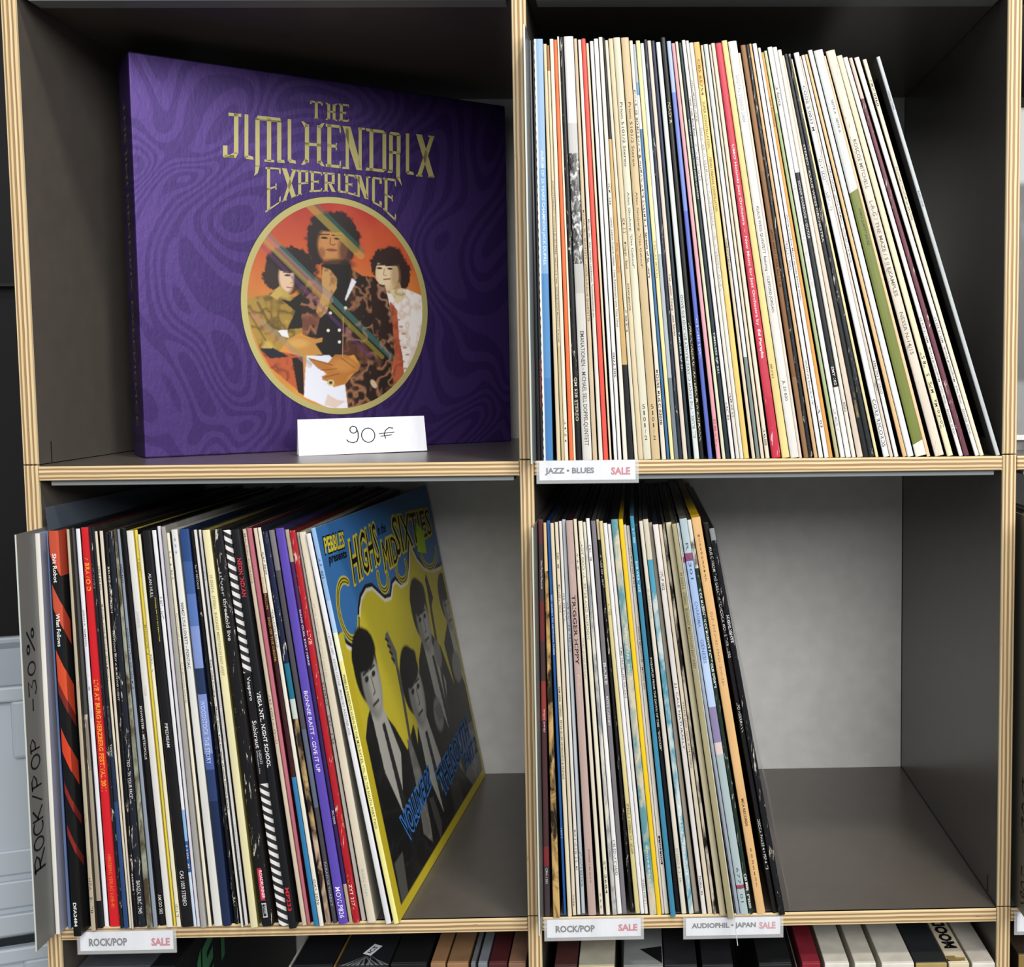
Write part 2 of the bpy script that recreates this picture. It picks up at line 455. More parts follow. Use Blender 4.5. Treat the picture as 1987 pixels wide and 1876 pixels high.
JAZZ="""386.9 389.3 385.3 387.8 5.2 315.0
389.4 391.8 388.4 389.7 5.2 315.0
392.0 399.0 389.9 396.3 5.0 316.1
401.9 404.9 396.6 399.1 5.2 312.5
405.5 407.6 399.2 401.1 4.6 311.2
407.8 410.7 401.4 404.2 4.6 315.9
411.6 414.6 404.4 406.9 4.8 315.4
414.8 416.4 407.1 408.4 4.7 317.7
416.6 421.1 408.6 411.6 4.4 317.2
421.7 428.9 412.0 419.1 3.8 317.5
429.5 433.0 419.5 421.8 4.2 316.0
434.2 437.3 422.6 424.9 4.2 315.2
437.9 441.4 425.1 428.2 4.1 315.9
442.5 444.0 428.6 430.5 4.3 312.6
445.8 448.3 431.4 434.0 4.0 314.0
448.9 451.6 434.4 437.6 4.0 315.8
452.9 456.2 438.1 440.9 3.9 316.9
456.3 460.9 441.2 442.5 3.8 316.2
461.6 464.2 442.7 445.0 3.8 314.6
464.5 468.3 445.3 448.7 3.2 315.6
468.5 474.5 448.9 454.1 2.9 316.2
474.9 481.3 454.8 460.5 2.3 316.0
482.4 485.8 461.0 463.4 2.9 314.0
486.5 488.5 463.5 465.7 3.4 311.5
489.2 491.9 465.8 468.9 2.3 313.8
492.2 495.4 469.1 471.7 2.8 312.0
495.6 498.4 471.9 474.2 3.3 314.8
499.0 502.2 474.4 477.1 2.7 313.9
502.8 505.1 477.4 479.9 2.7 313.8
507.3 511.3 480.8 484.1 2.6 312.7
511.8 515.1 484.5 488.0 3.6 316.4
518.2 521.4 488.9 492.1 2.9 313.5
524.5 527.7 492.5 495.0 2.1 311.7
528.9 531.4 495.3 497.3 1.8 312.8
531.9 535.0 497.8 499.9 2.5 312.2
535.8 538.6 500.2 502.8 2.2 314.0
539.5 542.2 503.2 505.3 2.4 313.7
542.5 545.3 505.6 508.7 2.1 312.1
545.6 549.6 508.9 513.4 2.3 312.5
551.8 554.3 514.3 516.0 2.0 310.2
555.2 557.9 516.4 519.7 2.4 311.0
558.7 561.2 520.3 521.8 2.1 310.6
562.2 565.4 522.1 524.9 2.3 311.7
567.1 574.0 525.2 529.9 2.0 311.6
574.9 580.9 530.0 534.1 2.4 313.6
581.5 587.9 534.7 541.1 1.8 312.7
588.1 590.3 542.1 544.0 2.0 304.4
591.8 595.5 544.1 548.0 2.4 310.2
595.6 598.7 548.3 550.4 2.4 310.6
599.7 602.4 550.5 552.3 1.8 311.1
603.3 606.7 553.1 556.2 2.2 311.3
607.7 611.0 557.3 559.2 2.4 308.3
611.2 614.1 559.6 561.6 2.4 304.9
616.3 619.1 561.8 564.0 2.6 306.1
620.1 623.6 564.4 568.1 2.5 308.7
624.2 628.2 568.3 571.4 2.2 308.6
628.8 631.9 571.9 574.8 1.9 306.6
632.9 637.3 575.3 576.9 2.1 302.5
637.5 641.8 577.0 579.3 1.8 303.5
642.2 646.3 579.6 581.9 2.5 303.7
647.3 649.5 582.1 583.3 2.7 300.0
653.2 657.7 584.0 588.0 2.0 304.3
658.2 660.7 588.2 589.6 2.0 301.7
661.7 664.8 589.9 592.1 1.9 302.6
668.3 671.5 592.4 594.5 2.6 303.3
671.9 676.6 594.7 598.0 1.8 306.1
678.1 686.4 599.0 605.7 1.7 305.7
686.8 689.4 606.5 608.0 1.8 301.9
693.2 700.0 608.1 614.8 1.7 305.3
702.7 707.2 616.4 620.5 2.1 302.0
711.8 714.8 621.2 624.5 1.7 300.7
715.7 719.7 625.6 628.2 1.9 300.4
724.3 727.4 629.6 633.2 1.8 300.6
728.0 731.2 636.0 638.9 2.3 299.3
740.7 743.9 646.4 649.2 2.6 301.3"""
ROCKL="""12.8 15.9 11.4 15.4 -10.4 310.3
18.2 20.5 16.2 17.2 -2.3 310.7
28.3 34.0 23.9 31.3 -14.4 312.7
37.7 41.1 33.2 35.1 -6.2 312.6
41.2 44.9 35.3 36.7 -2.4 313.2
45.1 48.3 36.9 40.0 -0.2 312.1
49.2 56.9 41.0 46.6 -0.5 312.8
58.5 60.9 48.1 50.3 -3.1 313.9
61.4 64.9 50.5 52.6 -3.3 313.9
65.8 67.4 52.8 54.7 -3.4 310.4
68.0 69.3 56.8 59.3 -4.3 310.8
69.4 71.3 59.4 61.6 -2.0 309.3
71.5 77.5 61.9 66.0 -2.1 310.1
79.5 83.8 67.2 69.1 -4.0 311.9
83.9 87.0 69.2 71.0 -2.6 311.6
87.4 92.4 71.2 74.5 -0.4 311.7
93.9 98.6 76.1 81.2 -3.0 310.4
98.8 100.6 81.3 83.6 -0.8 310.8
101.7 104.9 84.4 86.5 -2.5 307.5
105.9 114.9 88.5 94.5 -3.6 310.3
115.0 117.1 95.4 98.5 -3.0 310.6
117.6 120.0 99.6 102.1 -3.1 313.7
121.1 125.4 103.2 106.3 -4.9 313.5
126.5 129.0 106.5 108.7 -3.5 308.5
130.6 136.8 109.7 114.3 -2.9 310.8
137.5 143.8 116.0 123.1 -3.2 311.1
145.8 148.9 123.2 125.6 -0.3 309.5
152.4 154.0 127.8 129.9 -5.3 310.9
154.2 156.7 130.1 132.0 -2.2 310.4
160.0 165.6 134.5 140.1 -6.5 310.6
168.0 177.0 140.9 149.1 -5.3 310.7
181.4 189.0 149.5 155.1 -5.0 310.2
190.5 196.2 157.2 163.2 -9.3 311.1
199.3 202.6 164.1 166.6 -4.8 310.8
202.7 205.2 166.8 170.5 -3.4 311.3
208.7 212.5 172.7 175.4 -6.0 311.6
213.0 216.3 175.9 178.4 -6.2 312.0
217.6 221.3 178.5 182.8 -4.0 308.5
222.3 225.5 183.0 187.2 -2.6 309.4
227.1 234.4 188.4 194.8 -3.7 310.7
234.6 237.4 194.9 197.9 -1.5 309.5
238.1 243.3 198.5 202.9 -2.5 308.8
243.8 247.0 203.0 204.4 1.3 307.0
249.4 255.8 205.9 210.9 -3.0 307.6
264.0 268.2 211.6 215.3 -5.1 306.7
270.2 274.2 215.6 219.0 -5.3 311.0"""
ROCKR="""386.7 391.2 387.0 390.8 2.0 314.2
393.8 399.2 391.2 393.4 -0.7 312.5
401.8 403.8 393.5 395.9 3.9 313.4
405.1 408.3 396.2 398.9 1.3 311.8
408.8 411.6 399.5 402.1 2.8 312.3
412.3 415.0 402.6 404.8 4.3 312.9
415.7 418.6 404.9 407.7 5.8 313.9
421.2 427.4 408.1 413.4 2.2 313.5
430.1 433.2 413.8 416.4 3.6 314.4
435.3 438.4 417.6 420.9 2.5 312.9
440.3 443.7 421.3 423.3 2.3 312.1
444.0 447.7 423.5 426.3 3.8 314.7
448.0 451.5 427.4 430.8 3.6 312.7
454.4 457.0 431.3 433.4 5.9 313.5
458.4 462.2 433.6 436.4 4.0 312.5
462.4 465.4 436.7 439.7 3.1 311.0
465.7 468.3 440.1 442.7 2.9 310.2
469.7 475.2 442.9 448.0 1.1 314.0
475.4 478.9 448.6 452.0 0.9 314.0
479.2 481.2 452.3 454.4 2.4 309.7
481.5 484.8 454.7 457.1 2.3 308.9
486.0 490.0 457.4 460.4 -2.8 316.7
490.6 494.2 461.5 463.7 4.4 308.1
494.8 498.6 464.3 467.1 1.7 312.5
500.6 504.4 467.3 471.4 1.5 313.7
505.1 508.9 471.6 474.4 4.6 310.8
511.0 514.4 474.9 479.1 0.3 309.7
515.6 519.1 479.5 481.9 0.9 309.6
519.9 522.2 482.0 484.0 -0.1 311.3
524.7 529.6 484.8 489.1 -1.9 311.5
530.5 535.9 489.3 492.7 -7.9 311.1
538.0 540.6 493.1 495.1 -0.8 310.9
541.1 547.2 495.3 501.0 -1.0 314.0
548.0 551.0 501.3 504.3 -1.2 313.2
554.2 560.8 504.5 511.4 -0.7 314.7
566.7 570.1 513.9 517.7 -0.3 310.5
571.4 576.1 518.0 521.9 -3.8 306.6"""
rows = lambda s: [[float(v) for v in l.split()] for l in s.splitlines()]
R = lambda c, d, *t, **k: dict(c=c, d=d, t=list(t), **k)
JS = [
 R('26292c', 'dark grey record in shiny plastic', L='dark grey one', rough=.2),
 R('141519', 'thin black record lettered in red', ('Henry Boy Eastman 021 Stone', .755, .87, .6, 'b8323c')),
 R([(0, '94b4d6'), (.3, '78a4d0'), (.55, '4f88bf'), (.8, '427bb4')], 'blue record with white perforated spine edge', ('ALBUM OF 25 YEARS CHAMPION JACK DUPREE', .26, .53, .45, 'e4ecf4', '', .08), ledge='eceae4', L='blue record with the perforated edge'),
 R('d8c8a6', 'cream record', cap='e0d6c2'),
 R([(0, '9a6a38'), (.06, 'd8c8a4'), (.72, 'cbb98e')], 'thin tan record', ("JOHN LITTLEJOHN'S CHICAGO BLUES STARS · ARHOOLIE 1906 · DISTRIBUTION MUSIDISC-EUROPE", .32, .71)),
 R('e4dccb', 'off-white record', ('LK 47.014', .90, .955)),
 R('f0703e', 'orange record', L='orange record', cap='d8583a'),
 R('efe6cd', 'very thin cream record'),
 R('141417~', 'scuffed black record', ('GM 528 STEREO', .80, .905, .5, 'd8d2b8')),
 R([(0, 'dddddd'), (.2, 'c4c4c2'), (.27, 'photo'), (.53, 'bdbcb8'), (.60, 'cfcdc8')], 'wide grey record with photo strip spine', ('EMANATIONEN – MICHAEL SELL DOPPELQUINTETT', .69, .965, .5, '3c3a3a'), L='wide grey photo strip record'),
 R('cdb99b', 'tan record', ('MICHAEL SELL QUARTETT – JUGOSLAWISCHE QUARTETTE', .40, .665)),
 R('dfdbd1', 'pale grey record', ("Michael Sell · Der Heilig'n Landmusik, Tantravariations on...", .42, .66)),
 R('f2564a', 'red record', L='red record', cap='e0685a'),
 R('dbceb2', 'thin cream record'),
 R('e6e6e8', 'white record'),
 R('e9e7e5', 'white record', ('0022.205', .74, .80)),
 R('e6e0d4', 'off-white record', ('ECM 1239', .34, .39), ('Denny Zeitlin, Charlie Haden   Time Remembers One Time Once', .42, .68)),
 R([(0, '1b1c1e'), (.235, 'c9a66a'), (.77, '15151a')], 'black and tan record', ('PHIL WOODS', .48, .55, .5, 'c04030')),
 R('dad4c0', 'pale cream record', ('LP 30.975', .63, .69)),
 R('d4c4a2', 'tan cream record', ('ECM 1312', .42, .455), ('Miroslav Vitous', .475, .54), ('Emergence', .575, .64)),
 R('d5d1bc', 'wide greyish cream double record', ('Prion 5101/2 Stereo', .15, .30, .36, '4a4438'), ('Allen Ginsberg: "Das Geheul"', .36, .54, .36, '4a4438'), ('5101/2', .865, .955, .34, '4a4438', 's'), L='wide greyish cream double record'),
 R('cdb78f', 'wide tan double record', ('Prion 5101/2 Stereo', .15, .30, .34, '4a4438'), ('Allen Ginsberg: "Das Geheul"', .36, .54, .34, '4a4438'), ('5101/2', .865, .955, .32, '4a4438', 's'), L='wide tan double record'),
 R('e3dbcc', 'cream record with bold black letters', ('CHARLES BOBO SHAW & HUMAN ARTS ENSEMBLE · Streets of St. Louis', .115, .56, .66, '2a2624', 'b'), ('MOERS MUSIC 02020', .78, .915, .66, '2a2624', 'b')),
 R([(0, 'a8b4bc'), (.09, '6a9cc8'), (.12, 'dfe2e4'), (.2, '4a78a4'), (.5, '3f6d98')], 'worn blue record'),
 R('efdfa4', 'pale yellow record', ('TIERCAY MOON', .47, .56, .5, '8a7a48')),
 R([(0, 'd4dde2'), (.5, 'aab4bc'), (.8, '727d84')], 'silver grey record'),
 R('232a38~', 'scuffed navy record'),
 R('dacdbe', 'pinkish cream record', ('The Lester Young · Jazz Series', .55, .70)),
 R([(0, '2a3048'), (.3, '22323a')], 'dark teal record', ('TIMELESS SJP 221', .69, .785, .6, 'd4dede')),
 R('d6dddd', 'pale blue-grey record', ('ALL BLUES – THE KENNY CLARKE-FRANCY BOLAND BIG BAND', .60, .95, .5, '3a3f42', 'u')),
 R('1a1a18', 'black record', ('NADIR', .15, .20, .55, 'd8d0a0'), ('J.PREININGER/G.TRAVERSA/M.WIEDEMANN/', .67, .96, .75, 'd8d0a0')),
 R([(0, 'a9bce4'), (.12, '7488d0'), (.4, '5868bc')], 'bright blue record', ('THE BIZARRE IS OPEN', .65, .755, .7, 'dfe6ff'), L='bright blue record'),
 R('e0a2ac', 'pink record', ('TWW 88.23.1', .895, .97, .6, 'bc3e58', 'u'), L='pink record'),
 R('d6d7bb', 'thin greenish cream record'),
 R('1f2c34', 'dark teal record', ('WOODY SHAW WITH TONE JANSA QUARTET', .18, .37, .5, 'd4dede'), ('TIMELESS SJP 221', .69, .79, .6, 'd4dede')),
 R('e4e1de', 'white record', ("Trevor Watts' Moiré Music", .13, .225), ('WITH ONE VOICE', .24, .33), ('ARC 03', .86, .905)),
 R('dfdbd3', 'pale grey record', ('VOLLMOND JAZZ', .09, .19), ('HJM 02 ST', .84, .90)),
 R('dfdbd4', 'pale grey record with faint letters', ('GUNTER WIESEMANN · FLADDERGASTING/INTERSPEKTIONEN', .20, .59, .6, '96928e')),
 R([(0, 'dcb268'), (.1, 'e4cc82'), (.6, 'e6c874')], 'yellow record', ('CBS 65754', .04, .125, .4, '6a5020'), ('SUPER CONSTELLATION', .14, .25, .4, '6a5020'), ('VIENNA URBANIAK CONSTELLATION', .27, .40, .4, '6a5020'), L='yellow record'),
 R('d6c9b2', 'beige record', ('THOMAS STABENOW', .46, .54)),
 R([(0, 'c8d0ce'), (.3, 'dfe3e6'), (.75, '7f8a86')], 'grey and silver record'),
 R('dacdb7', 'thin beige record'),
 R('e0d5c1', 'cream record with reddened edge', ('LR 45.008', .925, .968)),
 R([(0, 'c4384c'), (.85, 'c02e46~')], 'wide crimson record with white lettering', ('UMO Helsinki Jazz Orchestra  –  New Music for Jazz Orchestra by', .24, .675, .42, 'f0e4e6'), ('Ed Partyka', .685, .755, .42, 'f4eaec', 'b'), L='wide crimson record', cap='b03044'),
 R('e4cf8c', 'wide pale yellow record', ('080.018-2', .77, .805, .3, '6a5a2a', '', -.15)),
 R('dcdad5', 'wide light grey record', ('DIGITAL STEREO DMM', .08, .19, .4, 'aeb0b8'), ('KLAUS WEISS QUINTETT  featuring – CLIFFORD JORDAN', .39, .645, .4, '4a4848'), ('JL 20 830', .81, .86, .4, '4a4848'), L='wide light grey record'),
 R('ddd0c4', 'thin pinkish record'),
 R([(0, '8a6038'), (.3, '7c5430'), (.8, '8f6a48')], 'brown record', ('JAPO 60017 / FOR ALL IT IS', .44, .58, .5, '201410'), L='brown record'),
 R('1b1e24~', 'scuffed black record', cap='d8ccae'),
 R('d3ad7e', 'tan record'),
 R('eceae8', 'white record', ('FROZEN POOL', .47, .545), ('SPLASC(H) Records H 181', .76, .87, .5)),
 R('eae8e8', 'white record', ('Amina Claudine Myers salutes Bessie Smith', .40, .61), ('LR 103', .87, .925)),
 R('d79d52', 'amber record', ('LEO RECORDS', .11, .18, .5, '4a3010'), L='amber record'),
 R([(0, 'c2d0a8'), (.15, 'a3b484'), (.9, 'b8b486')], 'pale green record', L='pale green record'),
 R('eceae7', 'white record', ('La Rocca', .09, .14), ('Big Al\'s, Some Three Saxes & Bob Degen with Carey Bell', .33, .58, .5, 'b4b0aa'), ('LR 40.017', .88, .935, .5, '8a8682')),
 R([(0, 'ebe9e8'), (.30, '1d2026'), (.775, '15171c'), (.825, 'e6e4e0')], 'white and black record', ('SONNY SHARROCK – GUITAR', .32, .46, .5, 'dfe0e2'), ('EMY 102', .775, .82, .5, 'e8e8e8')),
 R('e3ddd1', 'off-white record', ('VIRGO', .85, .885)),
 R('d9cab9', 'beige record'),
 R('17181a', 'black record with gold marks', ('STEREO · KLAUS WEISS ORCHESTRA', .22, .46, .5, 'd8d4cc'), patch=[(.82, .85, .1, .8, 'm:8a7c4a:1a1a1a'), (.855, .90, .1, .7, 'm:8a7c4a:1a1a1a')], L='black record with gold marks'),
 R('1b2024~', 'scuffed black record'),
 R('e3d5a2', 'thin yellowed record'),
 R('e6e7e8', 'white record', ('CODE 5.0033 M', .08, .19, .5), ('TONY SCOTT · LUSH LIFE', .25, .385), ('CORE RECORDS', .855, .975, .6)),
 R('d8ccc0~', 'worn cream record'),
 R('e8e5e3', 'white record', ('KARIN KROG · JOHN SURMAN · CLOUD LINE BLUE', .27, .51), ('2382 093 STEREO', .755, .84)),
 R('dcb786', 'tan record'),
 R('dfe3e6', 'rounded white record'),
 R([(0, 'd2d6d4'), (.345, '727c3a'), (.97, 'e4e2da')], 'wide record, grey above olive green', ('SEITE A · SEITE A', .12, .20, .22, '4a4c48', '', .12), ('CORPUS QUARTETT DUC 8.23', .385, .475, .26, '2e3618', '', .1), slope=-.008, L='wide grey and olive record'),
 R('e6c49c', 'peach record'),
 R('dcd2c2~', 'wide worn cream record', ('ROSCOE MITCHELL', .215, .335, .4, '6a665e'), ('L-R-G / THE MAZE / S II EXAMPLES', .365, .60, .4, '6a665e'), ('NESSA N-14/15', .64, .745, .4, '6a665e'), L='wide worn cream record'),
 R('e8ddba', 'cream record', ('Zo-Ko-Ma   MPS 15 178 ST', .735, .93, .6, None, 'u'), cov='101012'),
 R('efe9e4', 'white record', ('WILD GOOSE – Wide Hart / Mangelsdorff Friends   MPS 15 216 ST', .645, .945, .55, None, 'u'), cov='0e0e10'),
 R([(0, 'd8c0b0~'), (.1, '6a3a46~')], 'worn maroon record', cov='121014', L='worn maroon record'),
 R('f0ebe2', 'white record', ('WILD GOOSE – Wide Hart / Mangelsdorff Friends   MPS 15 229 ST', .645, .945, .55, None, 'u'), cov='0d0d0f'),
 R('e8dfc5', 'cream record', ('FMP 0960', .05, .115), ('DIE JUNGEN: RANDOM GENERATORS', .265, .40), cov='6a5c50'),
 R('bcc3c6', 'silver record leaning against the upright', ('Hanna Tofle', .085, .13, .4, '5a6a90'), ('BARITUNE', .33, .37, .4, '5a6a90'), cov='5d6264', L='silver record'),
]
LS = [
 R('e4e2db', 'white record sticking out beside the grey sheet', cov='m:9d9db0:9898ac', L='outermost white record', cap='e8e6e0'),
 R('6f86b0', 'very thin blue record', cov='20305a'),
 R([(0, 'c4523a'), (.055, '17181a'), (.125, 'c4523a'), (.185, '17181a'), (.285, 'd0502f'), (.36, '7a2a24'), (.39, '17181a'), (.475, 'd0452a'), (.535, '17181a'), (.61, '8a2a24'), (.635, '17181a'), (.715, '8a2a26'), (.74, '131414')], 'thick black record with orange slashes', ('Shit Robot', .055, .125, .42, 'e8e8e4', 'b'), ('What Follows', .20, .28, .42, 'e8e8e4', 'b'), ('DFA2484', .915, .975, .42, 'e8e8e4', 'b', -.05), cov='17181a', slope=.055, rough=.3, cap='b8563c', L='thick black and orange record'),
 R('bbb098~', 'ragged cream record', ('HFA 12-170', .865, .955), cov='3a362e', cap='9a8e72'),
 R([(0, '4a4a4c'), (.46, '8a8074~'), (.6, 'a59a88'), (.93, '16161a')], 'dark grey and tan record', cov='1a1a1c'),
 R('e8e8ef', 'white record with grey lettering', ('JOHN K. SAMSON', .20, .29, .5, '55586a'), patch=[(.36, .40, .2, .95, 'm:e8e8ef:4a4c56'), (.41, .47, .2, .95, 'm:e8e8ef:3a78b8'), (.59, .62, .1, .9, 'm:e8e8ef:4a4c56')]),
 R('d6222c', 'wide red record with yellow lettering', ('VIBRAVOID', .07, .155, .6, 'efa832', 'b'), ('LIVE AT BURG HERZBERG FESTIVAL 2011', .375, .655, .52, 'efa832', 'b'), ('HERZBERG VERLAG V-HB-40', .815, .95, .36, 'e87a34'), cov='6a1418', L='wide red record', cap='e8e0e0'),
 R('1b1d21~', 'scuffed black record', ('IF YOU', .10, .15, .5, '5a7a88')),
 R([(0, '1d2026'), (.55, '24304a'), (.68, '2d4878')], 'black and blue record', ('MUSIC DESTINATION', .44, .52, .5, '6a6a78'), ('YANNI', .535, .565, .5)),
 R('dfd5bd', 'thin cream record', ('CBS S 64 055', .085, .145), ('MICHAEL ANGELO • ONE VOICE MANY •', .18, .37)),
 R('d7ccbb', 'cream record'),
 R('191a1e~', 'scuffed black record', ('BRUCE COCKBURN', .085, .20, .6), ('NOTHING BUT A BURNING LIGHT', .245, .42, .55), ('468898 1', .86, .915, .6)),
 R('1e222c~', 'scuffed navy record', ('TKO – "IN YOUR FACE"', .57, .67, .45), ('BANZAI RRC 1945', .88, .965, .5)),
 R('m:9aa08c:4c4030', 'mottled olive record', L='mottled olive record'),
 R('8d97a8', 'grey-blue record', ('2292-46921-1', .085, .145, .6, '1a1c2c'), ('WORKSHY • THE GOLDEN MILE', .24, .395, .6, '1a1c2c')),
 R('16161a', 'black record', ('SCHWEITER – METEOPOLIS', .44, .575, .4), ('AMIGO 502', .92, .97, .5)),
 R('dfddd9', 'wide white record', ('CANARIOS', .20, .24, .4, 'b4b2b0'), ('CYCLES', .385, .41, .4, 'b4b2b0'), L='wide white record', cov='b4a24a'),
 R('e3cf4c', 'bright yellow record', ('7 92091-1', .07, .115, .5, '6a5c18'), ('MADHOUSE / 8', .235, .31, .5, '6a5c18'), L='bright yellow record'),
 R('e8e2c6', 'thin cream record', ('SOUL IN', .30, .345), ('ASD 0170', .94, .975)),
 R('18181b', 'wide black record', ('ALAN HULL', .105, .165, .34, 'd8d8d8', '', -.1), ('BOOGIE DOWN ON SIDEWALK', .165, .275, .22, 'e4dc30', 'b', .3), ('PIPEDREAM', .48, .54, .3, 'd8d8d8'), ('CAS 1059 STEREO', .855, .945, .34, 'd8d8d8'), L='wide black record'),
 R([(0, 'e2e4e8'), (.70, '8ab4e0'), (.78, '2f5a98'), (.86, 'c8d8ea')], 'white and blue record', ('FIRST LIGHT', .165, .22, .6), ('813 224-1 ME', .79, .85, .6)),
 R([(0, 'd8d4e2'), (.3, 'dad6e0')], 'lilac-white record'),
 R('a3a19c', 'record in cloudy grey plastic', rough=.15, cov='8d8a84'),
 R('e4dcc8', 'cream record', ('SLK 16 783-P', .045, .115), ('PYTHON LEE JACKSON – IN A BROKEN DREAM', .20, .425, .55, '8a8478')),
 R('dcdcd8', 'white record with blue stars', ('* * *', .02, .06, .35, '4a8cc8'), ('909457 LYLE LOVETT – PONTIAC', .18, .345, .42), cov='a8a8a4'),
 R([(0, '2b4a82'), (.08, '3c5c98'), (.16, '5674b4'), (.24, '7f93cc'), (.345, '26365a'), (.41, '7c8fc8'), (.56, '4a60a0'), (.60, '2c3e6a'), (.68, '1f2d4e')], 'wide blue denim record', ('WOODSTOCK THE STORY', .425, .585, .5, 'c4d2f6'), cov='16203c', L='wide blue record'),
 R('1d1c1e~', 'scuffed black record', ('RAW RECORDS', .085, .145, .6, 'e8e0d0'), ('RAVI 1', .93, .965, .6)),
 R('dcd9d4~', 'worn white record with bold letters', ('The Odd Couple — Music From The Original Motion Picture Score', .32, .70, .66, '1e1c1c', 'b')),
 R('e6e4e4', 'white record', ('KS 80.018', .09, .125, .6, 'a8a8a8'), ('KLAUS SCHULZE / ANDREAS GROSSER', .38, .53, .5, 'b0b0b0'), ('STEREO 33 RPM/DIGITAL MASTERING', .74, .91, .5, 'aab2b2')),
 R('e4dcb0', 'wide pale yellow record', ('29 22263-6   STEREO   BUDDHIST MEDITATION EAST-WEST', .11, .36, .34, '8a8258'), cov='7c7840', L='wide pale yellow record'),
 R('17171a~', 'wide scuffed black record with red label', ('ulver', .105, .165, .38, 'b4b4b4', '', -.12), ('threefold live', .17, .275, .34, 'd8d8d0', '', -.05), ('ROADRUNNER', .856, .928, .26, 'f0d8dc', 'b', .02), ('CYCLIC', .948, .968, .2), patch=[(.85, .933, .12, .62, 'c83048'), (.94, .977, .2, .66, 'd8dade'), (.943, .974, .25, .61, '16161a')], L='wide black record with red label'),
 R([(0, 'chevron'), (.355, '1b1b1e'), (.635, 'chevron')], 'black and white striped record', ('Vespero', .365, .425, .5, 'e8e8ea'), ('Subkraut', .475, .545, .5, 'e8e8ea'), ('U-BOATS', .55, .585, .3, 'c8c8cc', '', .15), ('Willkommen Hier', .55, .61, .24, 'c8c8cc', '', -.2), L='striped record', cov='141416'),
 R('17191d', 'black record with red lettering', ('NEON INDIAN', .07, .165, .52, 'd83a4a', 'b'), ('VEGA INTL. NIGHT SCHOOL', .40, .59, .5, 'e8e8ea', 'b'), ('MP233', .895, .955, .5, 'd02c3a', 'b'), cov='1a1a1c', L='black record with red lettering'),
 R('cdbca6', 'beige record', ('MAJICAL CLOUDZ', .01, .135, .6, '6a5448'), ('ARE YOU ALONE?', .41, .535, .6, '6a5448'), cov='8a7c70'),
 R('b96a79', 'dusty pink record', cov='5a1c24', L='dusty pink record'),
 R([(0, 'd8c9b0'), (.16, '3a1c20'), (.62, '3079aa')], 'dark and blue record', ('SHAWN PHILLIPS', .12, .20, .5, 'b8963c'), ('END OF THE ORDER', .22, .33, .5, 'b8963c')),
 R('e4ded0', 'thin off-white record', ('GXF 2029', .06, .115, .6), ('TOBACCO ROAD', .20, .295, .6), ('GXF 2029', .88, .945, .6)),
 R([(0, '1a2240~'), (.33, '1f6f88'), (.42, 'c4ccc4'), (.47, 'm:b89a68:2a2220'), (.75, 'm:c4aa90:3a2420')], 'mosaic patterned record', L='mosaic patterned record'),
 R([(0, '7a767a'), (.1, '4c4a52'), (.5, '5a6478'), (.7, '45434a')], 'slate grey record', ('PARADISE THREAT', .84, .955, .5, '9aa4b4')),
 R('5a48ac', 'wide violet record', ('BONNIE RAITT - GIVE IT UP', .405, .61, .42, 'e8e4f8'), ('MOVLP826', .905, .985, .5, 'eeeaff'), cov='2c2458', L='wide violet record'),
 R([(0, 'b8a890~'), (.08, '4a2858'), (.3, '35265a'), (.9, 'b0a488')], 'worn purple record', ("DANS QUEL ETAT J'ERRE", .2, .34, .55, 'dcd0e0'), ('POLYDOR', .71, .745, .55)),
 R('b01f29~', 'scuffed red record', ('LIVE', .25, .285, .5, 'e8dcd8'), ('ZYT 217', .90, .955, .45, 'f0e4e0'), cov='5a1216', L='scuffed red record'),
 R('c3beb5', 'grey record', ('STEREO', .38, .44), ('CST-12-56', .465, .54)),
 R('d9ceb9', 'thick cream record', ('ELLIS THORUP WITH SNAPE', .18, .365, .3, 'b4af9c', '', -.2), ('BAIN 2/101', .86, .93, .3, '9ab0ae'), cov='aaa696', L='thick cream record'),
 R('e2e2e6', 'white record', ('• 67742 XBT   KEVIN COYNE · MARJORY RAZORBLADE', .25, .51, .55, '84808a'), cov='16161a'),
 R([(0, '8fb4e2'), (.18, 'a8c8ec'), (.26, 'e8eccc'), (.33, 'eee694')], 'blue and yellow record with its cover showing', ('AIP 10031', .075, .13, .55, '26262a'), ('PEBBLES PRESENTS HIGHS IN THE MID-SIXTIES, VOL. 22: THE SOUTH, PART TWO', .365, .755, .52, '2e2c14'), L='blue and yellow record', cov='2f5686'),
]
